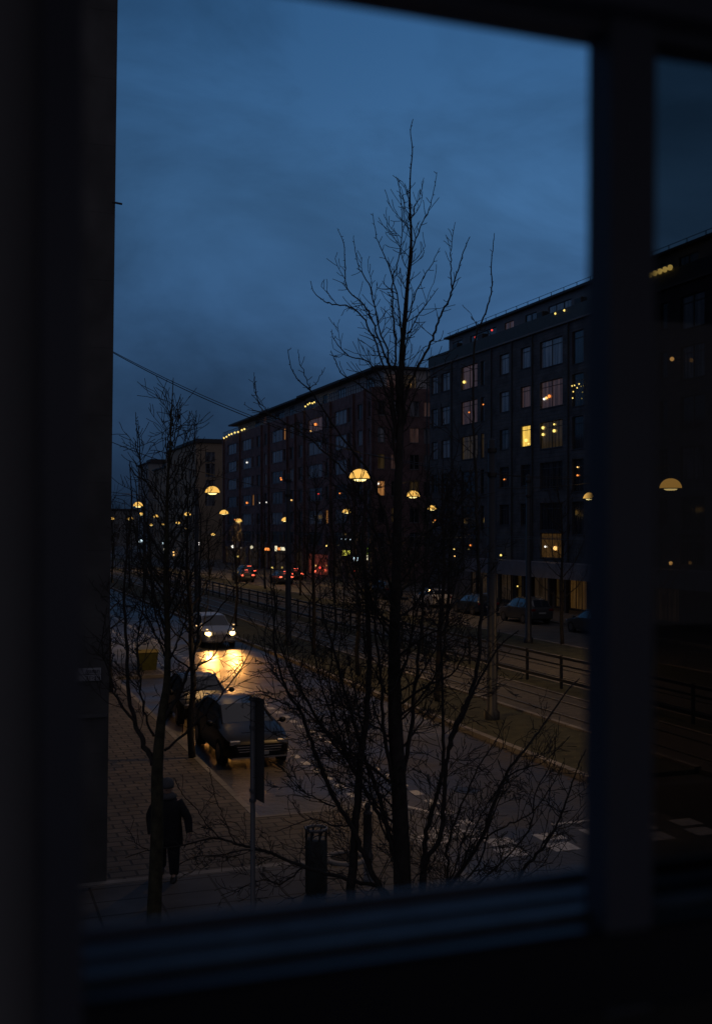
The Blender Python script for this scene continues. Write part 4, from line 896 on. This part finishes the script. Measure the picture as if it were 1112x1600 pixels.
# headlights of the white car
for s in (-1, 1):
    li = bpy.data.lights.new('headlight_light', 'SPOT'); li.energy = 2000; li.color = (1, .41, .08); li.spot_size = R(19); li.spot_blend = 1; li.shadow_soft_size = .07
    lo = bpy.data.objects.new('headlight_light', li); col.objects.link(lo); lo.parent = wc; lo.location = (s*.62, -.12, .82)
    tgt = Vector((-.6+s*.72, -5.6, 0)) - lo.location; lo.rotation_euler = tgt.to_track_quat('-Z', 'Y').to_euler()
    sl = bpy.data.lights.new('headlight_spill', 'SPOT'); sl.energy = 380; sl.color = (1, .45, .12); sl.spot_size = R(58); sl.spot_blend = .8; sl.shadow_soft_size = .07
    so = bpy.data.objects.new('headlight_spill', sl); col.objects.link(so); so.parent = wc; so.location = (s*.62, -.12, .82)
    so.rotation_euler = (Vector((-2.5, -22, -7.5))).to_track_quat('-Z', 'Y').to_euler()
# ================================================================ STREET FURNITURE
pp = G(395, 1478)
sp = thing('sign_pole', 'grey pole with a tall dark board before the black estate car', 'sign', pp)
D0 = (pp-Vector((0,0,0))).dot(F3)
zt = EYE+(825-1088)*D0/FPX; zb = EYE+(825-1258)*D0/FPX
MB().lathe((pp.x, pp.y, 0), [(.11, .12), (.11, .2), (.04, .24), (.038, zt-.02), (.001, zt)], 12).build('pole', M_STEEL, sp, True)
bx0 = P(392, 1100, D0+.05); 
bd = MB(); a = P(391, 1100, D0+.06); b = P(413, 1100, D0+.10)
bd.add([(a.x, a.y, zb+.12), (b.x, b.y, zb), (b.x, b.y, zt-.06), (a.x, a.y, zt-.0), (a.x+.01, a.y+.05, zb+.12), (b.x+.01, b.y+.05, zb), (b.x+.01, b.y+.05, zt-.06), (a.x+.01, a.y+.05, zt-.0)],
       [(0,1,2,3),(7,6,5,4),(0,4,5,1),(1,5,6,2),(2,6,7,3),(3,7,4,0)]); bd.build('board', mat('board_back', (.045, .045, .05), .5), sp)
for f in (.04, .3, .88, .97): zz_ = zt-(zt-zb)*f; MB().lathe((pp.x, pp.y, zz_), [(.055, 0), (.055, .05)], 10).build('clamp', M_STEEL, sp)
pb = G(494, 1408)
bn = thing('litter_bin', 'tall dark cylindrical litter bin with an open slotted rim', 'bin', pb)
z0, zt = .12, EYE+(825-1293)*18.95/FPX; rb_ = .19
MB().lathe((pb.x, pb.y, 0), [(rb_*.9, z0), (rb_, z0+.05), (rb_, zt-.2), (rb_*.92, zt-.19), (.01, zt-.19)], 20).build('drum', mat('bin_green', (.03, .034, .03), .55, noise=.3), bn, True)
MB().lathe((pb.x, pb.y, 0), [(rb_*1.02, zt-.05), (rb_*1.04, zt-.04), (rb_*1.04, zt), (rb_*.9, zt), (rb_*.9, zt-.04)], 20).build('rim', mat('bin_rim', (.2, .19, .18), .35, metal=.6), bn, True)
st_ = MB()
for k in range(8): a = 2*math.pi*k/8; st_.box(pb.x+rb_*.95*math.cos(a)-.012, pb.x+rb_*.95*math.cos(a)+.012, pb.y+rb_*.95*math.sin(a)-.012, pb.y+rb_*.95*math.sin(a)+.012, zt-.2, zt-.04)
st_.build('struts', M_DARK, bn)
pq = G(574, 1352)
bo = thing('bollard', 'dark round bollard with a knob top beside the tree pit', 'bollard', pq)
MB().lathe((pq.x, pq.y, 0), [(.11, .12), (.11, .2), (.085, .24), (.08, .95), (.095, .97), (.095, 1.0), (.05, 1.03), (.05, 1.08), (.065, 1.12), (.05, 1.17), (.001, 1.19)], 16).build('post', M_DARK, bo, True)
pt = G(540, 1352)
tg = thing('tree_pit_ring', 'round cast ring set in cobbles beside the bollard', 'tree pit', pt)
MB().lathe((pt.x, pt.y, 0), [(.30, .122), (.30, .16), (.38, .17), (.44, .16), (.44, .122)], 28).build('ring', M_KERB, tg, True)
MB().disc((pt.x, pt.y, 0), .30, .128, 28).build('soil', mat('soil', (.02, .017, .014), .95, bump=.8), tg)
pg = G(230, 1050)
gb = thing('grit_bin', 'yellow-green grit bin on the kerb bulge, left of the oncoming car', 'bin', (pg.x, pg.y, .12)); gx, gy = pg.x, pg.y
M_GB = mat('bin_yellow_green', (.08, .085, .015), .6, noise=.25, nscale=6)
m = MB(); m.add([(gx-.36,gy-.3,.12),(gx+.36,gy-.3,.12),(gx+.36,gy+.3,.12),(gx-.36,gy+.3,.12),(gx-.44,gy-.38,.92),(gx+.44,gy-.38,.92),(gx+.44,gy+.38,.92),(gx-.44,gy+.38,.92)], [(0,3,2,1),(0,1,5,4),(1,2,6,5),(2,3,7,6),(3,0,4,7)]); m.build('tub', M_GB, gb)
m = MB(); m.add([(gx-.47,gy-.41,.9),(gx+.47,gy-.41,.9),(gx+.47,gy+.41,.9),(gx-.47,gy+.41,.9),(gx-.40,gy-.30,1.04),(gx+.40,gy-.30,1.04),(gx+.40,gy+.38,1.1),(gx-.40,gy+.38,1.1)], [(0,3,2,1),(4,5,6,7),(0,1,5,4),(1,2,6,5),(2,3,7,6),(3,0,4,7)]); m.build('lid', mat('bin_lid', (.25, .2, .04), .5), gb)
pg = G(573, 940)
g2 = copy_tree(gb); g2.location = (pg.x, pg.y, .12); tag(g2, 'yellow-green grit bin across the tram track, below the yellow shop sign', 'bin')
# shop signs on the brown block
def sign(u0, u1, v0, v1, face, label, X=XF-.35, shape=None, extra=None):
    a, b = YX(u1, X), YX(u0, X); z1, z0 = ZX((u0+u1)/2, v0, X), ZX((u0+u1)/2, v1, X)
    o = thing('shop_sign', label, 'sign', (X, (a+b)/2, z0))
    MB().bbox(X+.02, X+.34, a-.04, b+.04, z0-.04, z1+.04, .02).build('box', M_DARK, o)
    # the face that looks towards the window: street side and near end
    MB().box(X-.01, X+.019, a, b, z0, z1).build('face', face, o)
    if extra: extra(o, X, a, b, z0, z1)
    return o
def e1(o, X, a, b, z0, z1):
    MB().box(X-.03, X-.012, a+(b-a)*.55, a+(b-a)*.75, z0+.1, z1-.1).build('mark', E_RED, o)
sign(429.5, 433, 853, 861, E_SIGNW, 'tall white lit square sign at the start of the shop lettering'); sign(433.6, 437.6, 855.5, 859.5, E_ORG, 'small red lit sign between the white square and the white bar'); sign(438, 445, 855, 860, E_SIGNW, 'white lit bar sign of the shop')
sign(535, 546.5, 860, 868, E_SIGN, 'yellow lit box sign under the far dome lamp')
sign(573, 577, 856, 866, E_GREEN, 'green lit upper part of the vertical sign at the block corner'); sign(573, 577, 867, 875, E_SIGNW, 'pale yellow lit lower part of the vertical sign at the block corner')
sign(412, 421, 856, 860, E_ORG, 'faint orange red lit sign left of the white bar sign')
sign(552, 559, 871, 876, E_COOL, 'bluish white lit shop sign right below the yellow one')
def globe(u, v, r, e, label, X=XF-.6, n='wall_lamp', cat_='wall lamp'):
    D = X/fac(u); c = P(u, v, D); o = thing(n, label, cat_, c, 'small lights along the far shop fronts'); MB().sph(c, r*D/FPX, 10, 6).build('globe', e, o, True); MB().box(c.x, c.x+.58, c.y-.03, c.y+.03, c.z-.03, c.z+.03).build('arm', M_DARK, o)
for u, v, r, e, lb_ in ((491,892,2.6,E_TAIL,'bright orange red light in the red lit shop front'), (500,887,1.8,E_RED,'red light right of the bright one in the red lit shop front'), (493,884,1.2,E_WARM,'small warm light above the bright one in the red lit shop front'), (363.5,854,2.4,E_WHITE,'round white lamp low at the brown block end'), (393,855,2.6,E_SIGNW,'round white lamp second from the brown block end'), (310,849.5,2.4,E_WHITE,'round white lamp below the beige block'), (221,845,2.2,E_COOL,'bright bluish lamp low by the left wall'),
    (217,847,1.1,E_COOL,'tiny bluish lamp left of the bright one'), (254,849,1.5,E_COOL,'small greenish lamp left of the crown stem'), (257.5,858.5,1.6,E_SIGNW,'small warm white lamp just left of the crown stem'), (271.5,862.5,1.4,E_WARM,'upper of two orange lights right of the crown stem'), (271.5,867,1.4,E_WARM,'lower of two orange lights right of the crown stem'),
    (371.5,869.5,1.4,E_YEL,'yellow light under the round white lamps'), (425.5,887,1.4,E_YEL,'yellow light low by the waiting cars'), (510,853,1.2,E_YEL,'yellow slit light under the brown block'), (709,858,1.2,E_YEL,'yellow light at the canopy end'), (782,867.5,1.6,E_YEL,'yellow light above the canopy'),
    (808,916,1.1,E_YEL,'yellow light under the canopy'), (1047,880,3.0,E_WARM,'warm light seen through the tinted pane'), (1049,561,3.4,E_WARM,'orange window light high behind the tinted pane'), (710,869,1.,E_WARM,'upper small warm light left of the canopy'), (701,878,1.,E_WARM,'lower small warm light left of the canopy'), (553,892,1.3,E_RED,'small red light under the yellow sign'),
    (540,842,1.2,E_COOL,'pale cyan shop light over the yellow sign'), (533,842,.8,E_COOL,'pale cyan shop light left over the yellow sign'), (547,843,.8,E_COOL,'pale cyan shop light right over the yellow sign')):
    globe(u, v, r, e, lb_)
# ================================================================ PERSON
ps = G(262, 1386); D = EYE*FPX/(1386-825); px_, py_ = ps.x, ps.y
person = thing('person', 'person in a long dark coat and grey knitted hat walking behind the forked tree', 'person', (px_, py_, .12))
def skin_obj(name, m, chains, parent, sub=2):
    """chains: list of ([points],[radii], parent_index or None); first chain's first vertex is the root"""
    vs, es, rd = [], [], []
    for pts, rr_, link in chains:
        st0 = len(vs)
        for i, (p, r) in enumerate(zip(pts, rr_)):
            vs.append(Vector(p)); rd.append(r)
            if i: es.append((st0+i-1, st0+i))
        if link is not None: es.append((link, st0))
    me = bpy.data.meshes.new(name); me.from_pydata([tuple(v) for v in vs], es, []); o = bpy.data.objects.new(name, me); col.objects.link(o); o.parent = parent
    md = o.modifiers.new('skin', 'SKIN'); md.use_smooth_shade = True
    for i, r in enumerate(rd):
        sv = me.skin_vertices[0].data[i]; sv.radius = (r, r) if not isinstance(r, tuple) else r; sv.use_root = (i == 0)
    s_ = o.modifiers.new('sub', 'SUBSURF'); s_.levels = sub; s_.render_levels = sub
    me.materials.append(m); return o
# local frame: x = right in the picture, y = away, z up; walking towards the left side of the picture, away arm bent
S = lambda *a: tuple(a)
M_SKIN = mat('skin', (.42, .26, .19), .6); M_COAT = mat('coat_black', (.012, .012, .015), .85, noise=.3, nscale=12); M_TROU = mat('trousers_dark', (.015, .016, .02), .85); M_HAT = mat('hat_grey', (.10, .10, .105), .9, bump=.5, bscale=80); M_SHOE = mat('shoe', (.02, .018, .017), .5); M_SCARF = mat('scarf_grey', (.09, .09, .095), .9)
arm_r = [(.19, 0, 1.40), (.27, -.02, 1.20), (.315, -.02, 1.10), (.33, -.06, .98), (.345, -.09, .88)]
arm_l = [(-.19, 0, 1.40), (-.25, .03, 1.20), (-.265, .03, 1.10), (-.25, -.04, .97), (-.235, -.10, .86)]
hand_r = (.35, -.10, .82); hand_l = (-.23, -.13, .80)
ch = [([(0,0,.92),(0,0,1.05),(0,0,1.22),(0,0,1.38),(0,0,1.46),(0,-.01,1.52)], [.12,(.13,.10),(.15,.11),(.14,.10),.055,.055], None),
      ([(.09,0,.88),(.10,-.03,.50),(.10,.03,.12),(.10,-.10,.05)], [.085,.055,.04,.035], 0), ([(-.09,0,.88),(-.12,.12,.52),(-.13,.30,.16),(-.13,.20,.08)], [.085,.055,.04,.035], 0),
      ([(0,-.02,1.58),(0,-.03,1.66),(0,-.02,1.73)], [(.07,.08),(.078,.092),(.065,.075)], 5),
      (arm_r, [.055,.045,.04,.035,.027], 3), (arm_l, [.055,.045,.04,.035,.027], 3)]
n0 = 6+4+4+3
ir = n0+4; il = n0+5+4
ch.append(([hand_r], [(.038,.018)], ir)); ch.append(([hand_l], [(.038,.018)], il)); jr = n0+10; jl = n0+11
for hnd, ix, s in ((hand_r, jr, 1), (hand_l, jl, -1)):
    for k, ln_ in enumerate((.068, .078, .072, .056)):
        x = hnd[0]; yb = hnd[1]-.03+k*.02
        ch.append(([(x, yb, hnd[2]-.045), (x-s*.006, yb-.004, hnd[2]-.045-ln_*.55), (x-s*.022, yb-.008, hnd[2]-.045-ln_)], [.009,.008,.007], ix))
    ch.append(([(hnd[0]-s*.01, hnd[1]-.045, hnd[2]-.01), (hnd[0]-s*.018, hnd[1]-.065, hnd[2]-.045)], [.011,.009], ix))
skin_obj('body', M_SKIN, ch, person, 1)
fc = MB(); fc.sph((0, -.125, 1.645), .014, 8, 5, 1.5); fc.sph((.03, -.108, 1.67), .010, 6, 4); fc.sph((-.03, -.108, 1.67), .010, 6, 4)
def local_build(mb, name, m, parent, smooth=True):
    mb.v = [(v[0]+worldloc(parent).x, v[1]+worldloc(parent).y, v[2]+worldloc(parent).z) for v in mb.v]; return mb.build(name, m, parent, smooth)
local_build(fc, 'face_features', mat('face_dark', (.2, .11, .08), .6), person)
def ell(zs, n=20):
    m = MB(); vs = []
    for zz_, rx, ry, cx, cy in zs:
        for k in range(n): a = 2*math.pi*k/n; vs.append((cx+rx*math.cos(a)*(1+.03*math.sin(5*a+zz_*9)), cy+ry*math.sin(a), zz_))
    m.add(vs, [(i*n+k, i*n+(k+1) % n, (i+1)*n+(k+1) % n, (i+1)*n+k) for i in range(len(zs)-1) for k in range(n)] + [tuple(range(n-1, -1, -1)), tuple(range((len(zs)-1)*n, len(zs)*n))]); return m
local_build(ell([(.62,.235,.19,0,.02),(.72,.232,.185,0,.01),(.9,.225,.175,0,0),(1.05,.215,.165,0,0),(1.2,.225,.165,0,0),(1.33,.235,.155,0,0),(1.41,.21,.13,0,0),(1.47,.12,.10,0,0),(1.52,.085,.085,0,0)]), 'coat', M_COAT, person)
for a_, s in ((arm_r, 1), (arm_l, -1)):
    m = MB(); m.tube(bez([Vector(p) for p in [(s*.15, 0, 1.42)]+a_[1:]], 4), [.08+(-.028)*(i/16) for i in range(17)], 12); local_build(m, 'sleeve', M_COAT, person)
for pts in ([(.09,0,.9),(.10,-.03,.50),(.10,.03,.11)], [(-.09,0,.9),(-.12,.12,.52),(-.13,.30,.17)]):
    m = MB(); m.tube(bez([Vector(p) for p in pts], 5), [.115-.045*(i/10) for i in range(11)], 12); local_build(m, 'trouser_leg', M_TROU, person)
for (sx_, sy_, sz_) in ((.10, .0, .0), (-.13, .26, .05)):
    m = ell([(sz_+.0,.048,.13,sx_,sy_-.05),(sz_+.03,.052,.135,sx_,sy_-.05),(sz_+.07,.045,.10,sx_,sy_-.02),(sz_+.12,.045,.05,sx_,sy_+.03)], 14); local_build(m, 'shoe', M_SHOE, person)
local_build(ell([(1.66,.098,.112,0,-.015),(1.70,.104,.118,0,-.01),(1.75,.098,.108,0,0),(1.80,.075,.08,0,.005),(1.83,.03,.03,0,.005)]), 'hat', M_HAT, person)
local_build(ell([(1.46,.13,.12,0,-.01),(1.50,.14,.13,0,-.02),(1.545,.12,.115,0,-.01),(1.57,.09,.09,0,0)]), 'scarf', M_SCARF, person)
person.rotation_euler.z = R(-18); person.scale = (1.16, 1.12, 1.0)

# ================================================================ fallen leaves and grit
r_ = random.Random(4); lv = MB()
def leaf(x, y, z, s):
    a = r_.uniform(0, 6.28); c, q = math.cos(a)*s, math.sin(a)*s; t = r_.uniform(0, .012)
    lv.add([(x-c, y-q, z), (x-q*.5, y+c*.5, z+t), (x+c, y+q, z+.003), (x+q*.5, y-c*.5, z+.002)], [(0,1,2,3)])
for _ in range(1300):
    k = r_.random()
    if k < .45: leaf(r_.uniform(2.5, 5.9), r_.uniform(20.1, 46)**1.0, .126, r_.uniform(.02, .045))
    elif k < .6: leaf(6.1+abs(r_.gauss(0, .18))+.03, r_.uniform(23.6, 60), .008, r_.uniform(.02, .05))
    elif k < .75: leaf(r_.uniform(6.2, 8.4), r_.uniform(17, 23), .127, r_.uniform(.02, .045))
    elif k < .9: leaf(14.78-abs(r_.gauss(0, .2))-.03, r_.uniform(24, 70), .008, r_.uniform(.03, .06))
    else: leaf(r_.uniform(15.1, 18), r_.uniform(25, 60), .108, r_.uniform(.03, .06))
tag(lv.build('fallen_leaves', mat('dead_leaf', (.16, .10, .04), .8, noise=.4, nscale=30)), kind='stuff')
